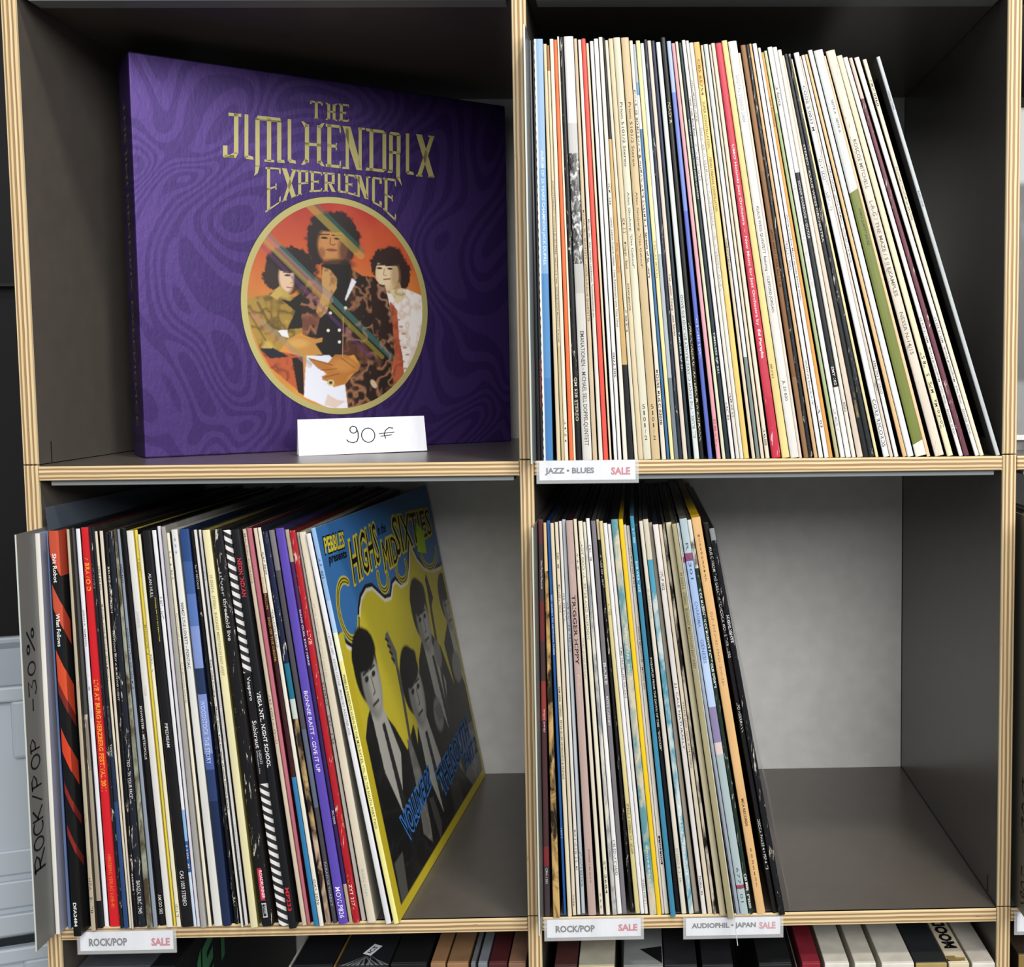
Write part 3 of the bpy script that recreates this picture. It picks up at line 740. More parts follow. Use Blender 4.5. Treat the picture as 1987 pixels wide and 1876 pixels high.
RS = [
 R([(0, '5c323a'), (.06, '42383c'), (.2, '6c302f'), (.3, '4a3638'), (.40, '8c3c36'), (.5, '4a3034'), (.82, '7c3034'), (.87, '42383c')], 'dark reddish-brown record', ('One Psyche Records', .10, .17, .45, 'd8c8c8'), ('ways away', .47, .53, .45, 'd8a8a8'), ('CPH-1301', .875, .915, .4, 'c8c0c0'), cov='3a3434', L='reddish-brown record'),
 R([(0, 'd8b884'), (.12, 'm:2a2418:c8a468')], 'ragged black and tan record', cov='1a1814'),
 R('2d60a6', 'bright blue record', ('RED QUEEN TO GRYPHON THREE', .185, .335, .6, 'cfdff4'), ('1071', .775, .80, .5, 'cfdff4'), cov='1c2c54', L='bright blue record'),
 R('ddd1b4', 'cream record', ('RBM 6004 · STEREO   PETER SEILER KEYBOARDS & FRIENDS', .41, .645, .5)),
 R('d9cdb8', 'cream record', ('200 148', .075, .115), ('MENAGE A TROIS', .155, .225), ('Adda', .945, .975)),
 R('dfdbd3', 'off-white record', ('PERI ORIENTAL', .18, .255), ('MAXI-SINGLE 26 1215-1 ME', .78, .885)),
 R('b8c1c9', 'pale blue-grey record', ('ARIAN LEX FREND', .205, .33, .6, '2c3c5c'), ('ATLANTIS RECORDS', .84, .93, .6, '20242a')),
 R('b9a19a', 'wide mauve record', ('TRIGGER HIPPY', .185, .36, .5, '3a1c24', 'b'), ('ROUNDER 11661-36151-01', .83, .915, .2, '5a4448', '', .05), ('Stellar', .11, .15, .4, 'c8b4b0'), ('Echoes', .385, .45, .4, 'c8b4b0'), cov='2a161c', L='wide mauve record'),
 R('dfd5c1', 'thin cream record', ('* * *', .085, .125, .4), ('THE BEST OF THREE DOG NIGHT', .295, .40, .5, '8a8474'), ('* * *', .945, .985, .35)),
 R('e3ddc8', 'cream record', ('LADY GODIVA · PETER AND GORDON', .05, .295, .55, '5a5648'), ('ST 2684', .86, .945, .55, '4a463c')),
 R('m:8d9298:d8d4c8', 'mottled grey record'),
 R('ecebea', 'white record', ('CBA 128', .065, .105), ('CBS/SONY STEREO', .81, .90)),
 R('78757b', 'grey record', ('BARE', .355, .41, .55, 'e8e8ec'), ('ROSIE CARNEY', .44, .515, .5, 'dcdce0'), cov='4a484c', L='grey record'),
 R([(0, 'd0b898'), (.05, '1c1a1c~')], 'scuffed black record', ('WINGS OF LIGHT', .085, .17)),
 R('d7ca8e', 'straw yellow record', ('ALTO', .205, .235, .6, '4a4424'), ('SPIEGELEI STEREO INT 160.609', .715, .845, .5, '4a4424'), L='straw yellow record'),
 R('e5e5e7', 'white record'),
 R('e1dfdd', 'white record', ('TIME TRAVELLERS GALAXIS', .31, .44, .5), ('STEREO 4703 317', .91, .975, .5)),
 R('m:5f939c:cfc5ac', 'wide mottled teal record', ('RINGO STARR   RINGO', .27, .40, .4, 'd8d4c4'), ('K22-80700', .82, .93, .3, 'd8dcd4', 's'), L='wide mottled teal record'),
 R('ecc826', 'yellow record', L='yellow record', cov='a08818', cap='d8c070'),
 R('d4cabf', 'thin grey-beige record'),
 R('e4e0d7', 'off-white record', ('ATL 40 452 (SD 18 221)', .055, .155, .7), ("OSCAR BROWN JR. · MOVIN' ON", .255, .415, .6), ('ATCO STEREO', .80, .865, .55, 'e8e8e8', 'b'), patch=[(.795, .87, .12, .9, '141416')]),
 R('3f88a8', 'teal-blue record', ('BOB WEIR / ACE', .11, .185, .5, 'd8f0f8'), ('K 17 / 0000', .03, .065, .45, 'd8f0f8'), L='teal-blue record', rough=.2, cov='2c4a5a'),
 R('16181a', 'black record', ('PINEAPPLES FROM THE DAWN OF TIME · "SHOCKER"', .335, .575, .55)),
 R('dad4c6', 'cream record', ('6–28597DX', .17, .245, .5, 'a8a498'), ('STEREO 812 134-1', .83, .925, .5, '8a8678')),
 R([(0, 'd4ccb8'), (.1, '4f9db8'), (.18, 'm:4f93a8:c8d4d4')], 'worn teal and white record', ('MOBILE FIDELITY SOUND LAB', .72, .90, .55, 'e4eeee')),
 R('9a9082', 'taupe record', L='taupe record'),
 R([(0, 'e3ded9')], 'white record', ('VPLP 002', .115, .165, .5), ('J.J. CALE NATURALLY', .40, .57, .55), ('DORA105', .90, .95, .5)),
 R('daceb7', 'cream record', ('STATUS QUO · LDVS 10174 STEREO', .45, .62, .5)),
 R('m:1c1a18:cfc4b0', 'flaking black record'),
 R('d5caa8', 'cream record'),
 R('b3aa82', 'olive record', ('29 22263-6   STEREO   BUDDHIST MEDITATION EAST-WEST', .12, .36, .45, '4a4630'), L='olive record', cov='4a4834'),
 R([(0, '9aa4aa'), (.085, '8a4a6a'), (.10, '98a2b0')], 'thin silver-grey record'),
 R([(0, 'abbdc4'), (.085, '8a4a6c'), (.105, '9fb8e0'), (.35, 'b4caea'), (.47, '8a80a6'), (.56, 'd8c6c6'), (.59, 'a9babe'), (.925, 'a04058'), (.935, 'a9babe')], 'wide pale blue record', ('R 7301', .06, .15, .35, '4a5868'), ('CHARISMA', .205, .27, .42, '5a6c98'), ('GENESIS', .30, .36, .42, '5a6c98'), ('6774 01', .88, .97, .35, '5a6068'), L='wide pale blue record'),
 R([(0, 'm:141614:d4d4cc'), (.12, '1e3026~')], 'dark green record', ("NICK MASON · NICK MASON'S FICTITIOUS SPORTS", .17, .42, .6, 'e8ece8', 'b'), ('CBS 84981 STEREO', .895, .985, .6, 'e8ece8', 'b')),
 R('dcb27c', 'wide tan record with faint symbols', ('MCA-9035·37', .04, .16, .2, '6a5030', 's'), ('ロック・オペラ ジーザス・クライスト・スーパースター', .235, .42, .3, '6a5030'), ('MCA RECORDS', .705, .775, .3, '4a3a20', 'b'), ('9035-37', .83, .935, .2, '5a4428', 's'), cov='c09c20', L='wide tan record'),
 R('17181b', 'black record with white lettering', ('MUSIC FROM THE GREAT HITCHCOCK MOVIE THRILLERS', .06, .34, .6, 'e8e8e8'), ('LPO/HERRMANN', .455, .53, .6, 'e8e8e8'), ('DECCA PHASE 4 • PSF 4173', .755, .885, .6, 'e8e8e8'), cov='141416', L='black record with white lettering', cap='c8b890'),
 R([(0, '888c90'), (.03, '1b1d22~')], 'outermost glossy black record', ('HIGHLIGHTS', .22, .29, .5, 'dfe2e4', 'b'), rough=.15, cov='131416', L='outermost glossy black record'),
]
Z_TOP, Z_LOW = -G, -HP - G
RECS = {}
for key, tab, specs, zf, sh, start, grp, dep in (
        ('J', JAZZ, JS, Z_TOP, 'jazz shelf', 'grey sheet', 'records on the upper jazz shelf', 305),
        ('L', ROCKL, LS, Z_LOW, 'crate-side shelf', 'grey sheet', 'records on the lower shelf beside the crate', 311),
        ('R', ROCKR, RS, Z_LOW, 'half-empty shelf', 'grey sheet', 'records on the half-empty lower shelf', 308)):
    tab = rows(tab)
    assert len(tab) == len(specs), (key, len(tab), len(specs))
    labs = auto_labels(specs, sh, start)
    for i, (rw, s, lb) in enumerate(zip(tab, specs, labs)):
        dp = min(dep, 311.5 - rw[4])
        RECS[key, i] = make_record(rw, s, zf, lb, 'record', grp, dp, i, 24.0 if (key, i) == ('L', 45) else 0.0)
RECS_TAB = rows(ROCKR)

# ------------------------------------------------------------------ details on single records
def face_strip(mb, P, a, off, t0, t1, y0, y1, mat, dz=0.0):
    """a patch on the side of a sleeve between two heights and two depths; dz: drop of the patch per mm of depth"""
    q = []
    for t, yy in ((t1, y0), (t1, y1), (t0, y1), (t0, y0)):
        x, _, z = P(a, t, yy)
        q.append((x + off, yy, z - dz * (yy - y0)))
    mb.quad(*q, mat)
root, P, body = RECS['L', 2]
mb = MB()
for f0, f1, c in ((0.0, .055, 'a83c28'), (.125, .185, 'b03c28'), (.285, .36, 'b84028'), (.36, .39, '6a221e'), (.475, .535, 'b03a26'), (.61, .635, '6a201e'), (.715, .74, '6a201e')):
    face_strip(mb, P, .97, .12, f0 + (.055 if f0 else 0.0), f1 + .055, 1.2, 14, paper(c), 1.4 if f0 else 0.0)
mb.build('cover_print', body)
root, P, body = RECS['L', 0]
mb = MB()
rr = random.Random(3)
zz = .30
while zz < .93:                               # torn dark patches along the front of the cover
    w = rr.uniform(.015, .04)
    if not .52 < zz < .86:
        face_strip(mb, P, .97, .12, zz, zz + w, 12 + rr.uniform(0, 5), 30, ink('141832'))
    zz += w
face_strip(mb, P, .97, .1, .0, 1.0, 21, 30, ink('23307a'))
mb.build('cover_print', body)
root, P, body = RECS['L', 1]                    # loose film standing out of the second record
mb = MB()
mb.hexa([(-2.6, 2, 309), (-2.4, 2, 309), (-2.4, 300, 309), (-2.6, 300, 309), (-2.9, 0, 329), (-2.7, 0, 329), (-2.2, 300, 326), (-2.4, 300, 326)], simple('smoky_film', '66707e', 0.25, 0, 0, 0.62))
mb.build('plastic_film', root)
root, P, body = RECS['J', 74]                   # silver record: black panel on the cover facing the other records
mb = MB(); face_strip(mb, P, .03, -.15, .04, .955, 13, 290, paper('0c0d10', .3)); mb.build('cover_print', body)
root, P, body = RECS['R', 35]
mb = MB()
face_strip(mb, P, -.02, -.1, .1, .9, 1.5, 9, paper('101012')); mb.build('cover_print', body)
root, P, body = RECS['R', 34]
mb = MB()
face_strip(mb, P, .97, .15, .22, .50, 1.3, 6, paper('b83020')); face_strip(mb, P, .97, .15, .50, .62, 1.3, 6, paper('d8b428')); face_strip(mb, P, .97, .15, .62, .74, 1.3, 6, paper('b82c20')); face_strip(mb, P, .97, .15, .74, 1, 1.3, 6, paper('c4a424'))
mb.build('cover_print', body)
# crinkled clear sleeve round the outermost record of the half-empty shelf
root, P, body = RECS['R', 36]
mb = MB()
n = 18
for i in range(n):
    for j in range(2):
        t0, t1 = i / n, (i + 1) / n
        wob = lambda t, yy: 1.2 + 6.5 * t * (1 if yy > 10 else .45) + 1.3 * math.sin(t * 19) * (yy > 10)
        pts = []
        for t, yy in ((t1, (2, 40, 300)[j]), (t1, (2, 40, 300)[j+1]), (t0, (2, 40, 300)[j+1]), (t0, (2, 40, 300)[j])):
            x, _, z = P(1.0, t, yy); pts.append((x + wob(t, yy), yy, max(z, .4)))
        mb.quad(*pts, M_SHINY)
mb.build('plastic_sleeve', root)

# ------------------------------------------------------------------ painting prints as colours on a fine grid
class Paint:
    def __init__(s, w, h, x0, x1, y0, y1, bgc, seed=1):
        s.w, s.h = w, h
        s.X, s.Y = np.meshgrid(np.linspace(x0, x1, w), np.linspace(y0, y1, h))
        s.img = np.zeros((h, w, 3)); s.img[:] = lin(bgc)
        s.rng = np.random.default_rng(seed); s.px = abs(x1 - x0) / w
    def noise(s, cells, octaves=3):
        out = np.zeros((s.h, s.w)); amp = 1.0; tot = 0
        for k in range(octaves):
            n = int(cells * 2 ** k) + 2
            g = s.rng.random((n, n))
            yi = np.linspace(0, n - 1.001, s.h); xi = np.linspace(0, n - 1.001, s.w)
            y0 = yi.astype(int); x0 = xi.astype(int); fy = (yi - y0)[:, None]; fx = (xi - x0)[None, :]
            fy = fy * fy * (3 - 2 * fy); fx = fx * fx * (3 - 2 * fx)
            out += amp * ((g[y0][:, x0] * (1 - fx) + g[y0][:, x0 + 1] * fx) * (1 - fy) + (g[y0 + 1][:, x0] * (1 - fx) + g[y0 + 1][:, x0 + 1] * fx) * fy)
            tot += amp; amp *= .55
        return out / tot
    def blend(s, mask, c, a=1.0):
        c = np.array(lin(c)) if isinstance(c, str) else c
        m = np.clip(mask, 0, 1)[..., None] * a
        s.img = s.img * (1 - m) + c * m
    def ell(s, cx, cy, rx, ry, c, a=1.0, soft=.06, rot=0.0, rough=0.0, cells=24):
        dx, dy = s.X - cx, s.Y - cy; t = math.radians(rot)
        u = (dx * math.cos(t) + dy * math.sin(t)) / rx; v = (-dx * math.sin(t) + dy * math.cos(t)) / ry
        d = np.sqrt(u * u + v * v)
        if rough: d = d + (s.noise(cells, 3) - .5) * rough
        m = np.clip((1 - d) / soft + .5, 0, 1); s.blend(m, c, a); return m
    def poly(s, pts, c, a=1.0, pat=None, pata=.8, cells=26, thr=.5, pat2=None):
        x, y = s.X, s.Y; inside = np.zeros_like(x, bool)
        for (xa, ya), (xb, yb) in zip(pts, pts[1:] + pts[:1]):
            if ya == yb: continue
            c1 = (ya > y) != (yb > y)
            inside ^= c1 & (x < (xb - xa) * (y - ya) / (yb - ya) + xa)
        m = inside.astype(float)
        m = (m + np.roll(m, 1, 0) + np.roll(m, -1, 0) + np.roll(m, 1, 1) + np.roll(m, -1, 1)) / 5
        s.blend(m, c, a)
        if pat:
            n = s.noise(cells, 3); ridge = 1 - np.abs(n - thr) * 9
            s.blend(m * np.clip(ridge, 0, 1), pat, pata)
            if pat2: s.blend(m * np.clip((s.noise(cells * .7, 2) - .58) * 9, 0, 1), pat2, pata)
        return m
    def line(s, pts, w, c, a=1.0):
        d = np.full(s.X.shape, 1e9)
        for (xa, ya), (xb, yb) in zip(pts, pts[1:]):
            vx, vy = xb - xa, yb - ya; L = vx * vx + vy * vy + 1e-9
            t = np.clip(((s.X - xa) * vx + (s.Y - ya) * vy) / L, 0, 1)
            d = np.minimum(d, np.hypot(s.X - xa - t * vx, s.Y - ya - t * vy))
        s.blend(np.clip((w / 2 - d) / max(s.px, 1e-9) + .5, 0, 1), c, a)
def print_mesh(mb_name, paint, fn, parent, mask=None):
    """turn a painted raster into a flat grid mesh with the colours stored at its points"""
    h, w = paint.h, paint.w
    pts = [fn(i / (w - 1), j / (h - 1)) for j in range(h) for i in range(w)]
    faces = []
    for j in range(h - 1):
        for i in range(w - 1):
            if mask is None or (mask[j, i] and mask[j + 1, i + 1] and mask[j, i + 1] and mask[j + 1, i]):
                k = j * w + i; faces.append((k, k + 1, k + w + 1, k + w))
    me = bpy.data.meshes.new(mb_name)
    me.from_pydata([(x * MM, y * MM, z * MM) for x, y, z in pts], [], faces)
    at = me.color_attributes.new('Print', 'FLOAT_COLOR', 'POINT')
    buf = np.ones((h * w, 4), np.float32); buf[:, :3] = paint.img.reshape(-1, 3)
    at.data.foreach_set('color', buf.ravel())
    me.materials.append(M_PRINT); me.update()
    o = bpy.data.objects.new(mb_name, me); COL.objects.link(o); o.parent = parent
    return o

# ------------------------------------------------------------------ cover of the last record: four musicians, black and white on yellow and blue
root, P, body = RECS['L', 45]
def cov(p, q, off=.25):
    x, _, z = P(.97, 1 - q, 0)
    yy = .9 + 310 * p
    return (x + off + 24.0 * p, yy, z)
pt = Paint(420, 420, 0, 1, 0, 1, 'd4c534', 5)
pt.blend(np.clip((pt.noise(5) - .5), 0, 1), 'b8a824', .5)
edge = [(0, .735), (.05, .70), (.10, .675), (.13, .69), (.15, .735), (.17, .765), (.2, .79), (.25, .805), (.30, .80), (.34, .775), (.38, .75), (.43, .745), (.465, .775), (.50, .78), (.54, .757), (.60, .757), (.64, .79), (.70, .865), (.745, .80), (.80, .762), (.88, .74), (1, .735)]
pt.line(edge, .03, 'e6e2d0')
pt.poly(edge + [(1.0, 1.01), (0, 1.01)], '3a74b4')
pt.line(edge, .011, '15161c')
# curls under the title
for cx, cy, rx, ry, a0, a1 in ((.10, .775, .065, .075, 60, 330), (.40, .80, .04, .035, 150, 380), (.575, .795, .05, .035, 150, 380), (.88, .80, .085, .055, 140, 350)):
    c = arc(cx, cy, rx, ry, a0, a1, 26)
    pt.line(c, .022, 'd6c83e'); pt.line(c, .013, '15161c'); pt.line(c, .004, 'd6c83e')
BK, GR, LG = '1b1b1c', '8b8a86', 'b9b7b0'
def musician(cx, top, s, hair, body_pts, face_dx=0.0, tie=True):
    pt.poly(body_pts, BK, pat='2c2c2e', pata=.5, cells=14)
    pt.poly([(cx - .035 * s + face_dx, top - .20 * s), (cx + .05 * s + face_dx, top - .20 * s), (cx + .12 * s, top - .36 * s), (cx + .05 * s, top - .50 * s), (cx - .02 * s, top - .36 * s)], LG)
    if tie: pt.poly([(cx + .028 * s, top - .25 * s), (cx + .05 * s, top - .25 * s), (cx + .085 * s, top - .5 * s), (cx + .05 * s, top - .5 * s)], '2a2a2c')
    pt.ell(cx, top - .085 * s, .085 * s, .10 * s, hair, soft=.1)
    pt.ell(cx + .012 * s + face_dx, top - .135 * s, .066 * s, .095 * s, GR, soft=.2)
    pt.ell(cx + .03 * s + face_dx, top - .14 * s, .04 * s, .075 * s, LG, .8, soft=.6)
    pt.ell(cx + .005 * s, top - .05 * s, .085 * s, .052 * s, hair, soft=.15, rough=.3)
    for ex in (-.018, .036): 
        pt.ell(cx + ex * s + face_dx, top - .118 * s, .014 * s, .008 * s, '252525', soft=.5)
        pt.line([(cx + (ex - .018) * s + face_dx, top - .102 * s), (cx + (ex + .018) * s + face_dx, top - .10 * s)], .006 * s, '252525')
    pt.line([(cx + .014 * s + face_dx, top - .12 * s), (cx + .022 * s + face_dx, top - .162 * s), (cx + .006 * s + face_dx, top - .166 * s)], .005 * s, '55534f')
    pt.line([(cx - .01 * s + face_dx, top - .19 * s), (cx + .034 * s + face_dx, top - .188 * s)], .008 * s, '4a4644')
musician(.955, .70, .80, '1c1c1d', [(.84, .50), (.86, .38), (.84, .0), (1.0, 0), (1.0, .57), (.93, .555)])
musician(.665, .735, .95, '2a2927', [(.50, .42), (.56, .52), (.63, .57), (.73, .56), (.80, .50), (.86, .36), (.86, 0), (.42, 0)])
pt.line([(.79, .70), (.775, .60), (.74, .30)], .022, '3a3836'); pt.poly([(.775, .72), (.80, .74), (.825, .655), (.79, .635)], '2a2826')
pt.ell(.755, .49, .035, .045, GR, soft=.3); pt.ell(.64, .33, .045, .05, GR, soft=.3)
for i in range(4): pt.line([(.62 + .015 * i, .355), (.64 + .015 * i, .31)], .006, '4a4846')
pt.ell(.93, .40, .05, .05, GR, soft=.3)
musician(.135, .705, 1.0, '181818', [(.035, .46), (.075, .50), (.11, .52), (.17, .50), (.25, .42), (.31, .335), (.40, .38), (.42, 0), (.035, 0)], .006)
pt.line([(.365, .60), (.36, .46), (.335, .25)], .020, '55534f'); pt.poly([(.32, .655), (.345, .66), (.385, .59), (.37, .55), (.34, .57)], '6a6864')
for i in range(4): pt.line([(.318 + .006 * i, .645 - .02 * i), (.335 + .006 * i, .635 - .02 * i)], .008, '2a2826')
pt.poly([(.32, .36), (.35, .35), (.40, .20), (.36, .05), (.30, .10), (.32, .22)], '6f6d69', pat='8a8884', cells=20)
musician(.455, .575, 1.0, '1a1a1a', [(.39, .30), (.43, .36), (.52, .355), (.60, .28), (.66, .16), (.66, 0), (.36, 0)], .014)
pt.poly([(.60, .0), (.62, .12), (.70, .10), (.72, 0)], '3c3b3a')
pt.poly([(.74, .13), (.80, .22), (.98, .20), (.98, .03), (.84, .03)], '6a6966', pat='8a8884', cells=12)
pt.poly([(.76, .15), (.79, .17), (.82, .12), (.78, .07)], '1c1c1c')
pt.poly([(.40, .16), (.44, .15), (.47, .06), (.43, .02)], '4a4948'); pt.poly([(.045, .03), (.10, .03), (.12, .13), (.05, .13)], '55544f')
# yellow border
pt.poly([(0, 0), (.035, 0), (.035, .735), (0, .735)], 'd0bd2c'); pt.poly([(0, 0), (1, 0), (1, .028), (0, .028)], 'd0bd2c'); pt.poly([(.982, 0), (1, 0), (1, .735), (.982, .735)], 'c8b62c')
print_mesh('cover_print', pt, lambda u, v: cov(u, v), body)
lt = MB()
def on_cover(bl, br, tr_, tl, off):
    def fn(a, b):
        p = (1 - b) * ((1 - a) * bl[0] + a * br[0]) + b * ((1 - a) * tl[0] + a * tr_[0])
        q = (1 - b) * ((1 - a) * bl[1] + a * br[1]) + b * ((1 - a) * tl[1] + a * tr_[1])
        return cov(p, q, off)
    return fn
def outlined(s, quad, under, over, b0=.06, b1=.0, grow=.008):
    (a, b, c, d) = quad
    gx = grow
    put_text(lt, s, on_cover((a[0] - gx, a[1] - gx), (b[0] + gx, b[1] - gx), (c[0] + gx, c[1] + gx), (d[0] - gx, d[1] + gx), .40), ink(under), b0)
    put_text(lt, s, on_cover(a, b, c, d, .55), ink(over), b1)
outlined('PEBBLES', ((.026, .930), (.162, .925), (.172, .966), (.032, .970)), '15161c', 'dccb3e', .05, .03, .004)
put_text(lt, 'presents', on_cover((.035, .897), (.160, .892), (.166, .918), (.042, .924), .5), ink('15161c'), .03)
outlined('HIGHS', ((.175, .825), (.405, .845), (.42, .955), (.20, .935)), 'dccb3e', '15161c', .06)
put_text(lt, 'in the', on_cover((.43, .915), (.505, .915), (.51, .945), (.435, .945), .5), ink('15161c'), .02)
outlined('MID', ((.43, .815), (.565, .82), (.575, .895), (.445, .895)), 'dccb3e', '15161c', .06)
outlined('SIXTIES', ((.555, .835), (.955, .845), (.965, .925), (.57, .95)), 'dccb3e', '15161c', .06)
outlined('VOLUME 22', ((.184, .129), (.432, .185), (.452, .238), (.150, .205)), '3f78c0', '101014', .09)
outlined('THE SOUTH', ((.54, .112), (.905, .165), (.915, .235), (.50, .195)), '3f78c0', '101014', .09)
outlined('PART 2', ((.80, .092), (.965, .10), (.97, .15), (.81, .145)), '3f78c0', '101014', .07, 0, .005)
lt.build('cover_lettering', body)
stk = MB(); f = on_cover((.755, .815), (.845, .795), (.865, .865), (.80, .90), .75)
stk.quad(f(0, 0), f(1, 0), f(1, 1), f(0, 1), paper('bfe01c', .5)); so = stk.build('price_sticker', root); so['label'] = 'yellow-green price sticker'

# ------------------------------------------------------------------ purple box set with its price card
TH = math.radians(33.207); BW, BH, BD = 335.4, 328.8, 52.0
box = thing('record_box', 'large purple record box with gold lettering and an oval band picture', 'box set', (57.63, 74.6, -G), TH)
def swirl():
    m, nt, b, ns, ls = new_mat('purple_swirl_foil')
    tc = ns.new('ShaderNodeTexCoord')
    mp = ns.new('ShaderNodeMapping'); mp.inputs['Scale'].default_value = (7.5, 1.0, 6.0); ls.new(tc.outputs['Object'], mp.inputs['Vector'])
    n1 = noise(ns, ls, mp.outputs['Vector'], 1.0, 1.0, 0.4, 1.3)
    k = ns.new('ShaderNodeMath'); k.operation = 'MULTIPLY'; k.inputs[1].default_value = 17.0; ls.new(n1, k.inputs[0])
    f = ns.new('ShaderNodeMath'); f.operation = 'FRACT'; ls.new(k.outputs[0], f.inputs[0])
    col = ramp(ns, ls, f.outputs[0], [(0, lin4('37225f')), (.44, lin4('37225f')), (.49, lin4('432d6c')), (.94, lin4('432d6c')), (1, lin4('37225f'))])
    ls.new(col, b.inputs['Base Color'])
    n2 = noise(ns, ls, tex_coords(ns, ls, (260, 260, 120), jitter=False), 1.0, 3, 0.6)
    bp = ns.new('ShaderNodeBump'); bp.inputs['Strength'].default_value = 0.16; bp.inputs['Distance'].default_value = 0.0012
    ls.new(n2, bp.inputs['Height']); ls.new(bp.outputs['Normal'], b.inputs['Normal'])
    b.inputs['Metallic'].default_value = 0.55; b.inputs['Roughness'].default_value = 0.42
    return m
M_SWIRL = swirl()
GOLD = simple('dull_gold_print', 'b4aa6c', 0.45, 0.25)
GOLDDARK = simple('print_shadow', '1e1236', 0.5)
case = MB().box(0, BW, 0, BD, 0, BH, M_SWIRL).build('case', box, bevel=1.4, seg=3)
sp = MB()
put_text(sp, 'THE JIMI HENDRIX EXPERIENCE', lambda a, b: (-.15, BD * .5 + (b - .5) * 14, BH - 34 - (BH - 60) * a), simple('faint_gold', '6a6444', 0.5), .01)
sp.build('spine_lettering', case)
def glyph(ch, sw, sh):
    r = lambda x0, x1, y0, y1: [(x0, y0), (x1, y0), (x1, y1), (x0, y1)]
    e = sh * 1.0
    if ch == 'J': return [r(.60, .60 + sw, .10, 1), r(.30, 1.0, 1 - e, 1), [(.08, 0), (.60 + sw * .4, 0), (.60 + sw, .12), (.60, .12)], r(.06, .62, 0, e), r(0, sw, .02, .27)]
    if ch == 'I': return [r(.18, .18 + sw, .03, 1), [(.18, .06), (.34, 0), (1, 0), (.95, e), (.18 + sw, e * 1.2)]]
    if ch == 'M': return [r(.02, .02 + sw, -.12, .94), [(.02, -.10), (.02 + sw, -.10), (.02 + sw * .6, -.26), (-.02, -.33), (.01, -.25)], [(.02, .90), (.10, 1), (.84, 1), (.88, .90), (.88, 1 - e), (.02, 1 - e)], r(.40, .40 + sw, .02, .97), r(.32, .50 + sw, 0, e * .7), r(.88 - sw, .88, .02, .94), [(.88 - sw, .05), (.9 - sw, 0), (1.0, 0), (.97, e), (.88, e)]]
    if ch == 'H': return [r(.16, .16 + sw, .06, .94), r(.84 - sw, .84, .06, .94), r(.16, .84, .45, .45 + e), [(0, 1), (.10, 1), (.16 + sw, .90), (.16, .86)], [(1, 1), (.90, 1), (.84 - sw, .90), (.84, .86)], [(0, 0), (.12, 0), (.16 + sw, .1), (.16, .14)], [(1, 0), (.88, 0), (.84 - sw, .1), (.84, .14)]]
    if ch == 'E': return [r(.10, .10 + sw, 0, 1), r(0, .98, 1 - e, 1), r(0, .98, 0, e), r(.1, .72, .5 - e / 2, .5 + e / 2), [(.86, 1), (.98, 1), (.98, .82), (.9, .84)], [(.86, 0), (.98, 0), (.98, .18), (.9, .16)], r(.64, .72, .42, .58)]
    if ch == 'N': return [r(.14, .14 + sw * .8, .05, .95), r(.86 - sw * .8, .86, .05, 1), [(.0, 1), (.14 + sw * 1.2, 1), (.88, .0), (.80 - sw, .0)], r(.70, 1, 1 - e * .7, 1), r(0, .30, 0, e * .7)]
    if ch == 'D': return [r(.18, .18 + sw, 0, 1), [(0, 1), (.82, 1), (.95, .92), (.95, 1 - e), (0.05, 1 - e)], [(0, 0), (.82, 0), (.95, .08), (.95, e), (.05, e)], r(.95 - sw, .95, .05, .95)]
    if ch == 'R': return [r(.12, .12 + sw, .03, .95), [(.12, .92), (.22, 1), (.80, 1), (.92, .92), (.92, 1 - e), (.12, 1 - e)], r(.92 - sw, .92, .52, .95), r(.12, .88, .47, .47 + e), r(.88 - sw, .88, -.10, .5), [(.88 - sw, -.08), (.88, -.08), (1.02, -.30), (.92, -.24)], [(0, 0), (.3, 0), (.12 + sw, .08), (.12, .08)]]
    if ch == 'X': return [[(.0, 1), (.10 + sw * 1.1, 1), (1.0, 0), (.9 - sw, 0)], [(.9 - sw * .6, 1), (1.0, 1), (.14 + sw * .6, 0), (.04, 0)], r(.66, 1, 1 - e * .6, 1), r(0, .34, 0, e * .6), r(.66, 1, 0, e * .6)]
    if ch == 'T': return [r(.5 - sw / 2, .5 + sw / 2, 0, 1), r(0, 1, 1 - e, 1), r(0, .12, .8, 1), r(.88, 1, .8, 1), r(.34, .66, 0, e * .6)]
    if ch == 'P': return [r(.12, .12 + sw, 0, 1), r(0, .92, 1 - e, 1), r(.92 - sw, .92, .45, .97), r(.12, .92, .42, .42 + e), r(0, .42, 0, e * .6)]
    if ch == 'C': return [r(.08, .08 + sw, .06, .94), [(.08, .92), (.18, 1), (.95, 1), (.95, 1 - e), (.08, 1 - e)], [(.08, .08), (.18, 0), (.95, 0), (.95, e), (.08, e)], r(.95 - sw * .8, .95, .80, .98), r(.95 - sw * .8, .95, .02, .2)]
    return []
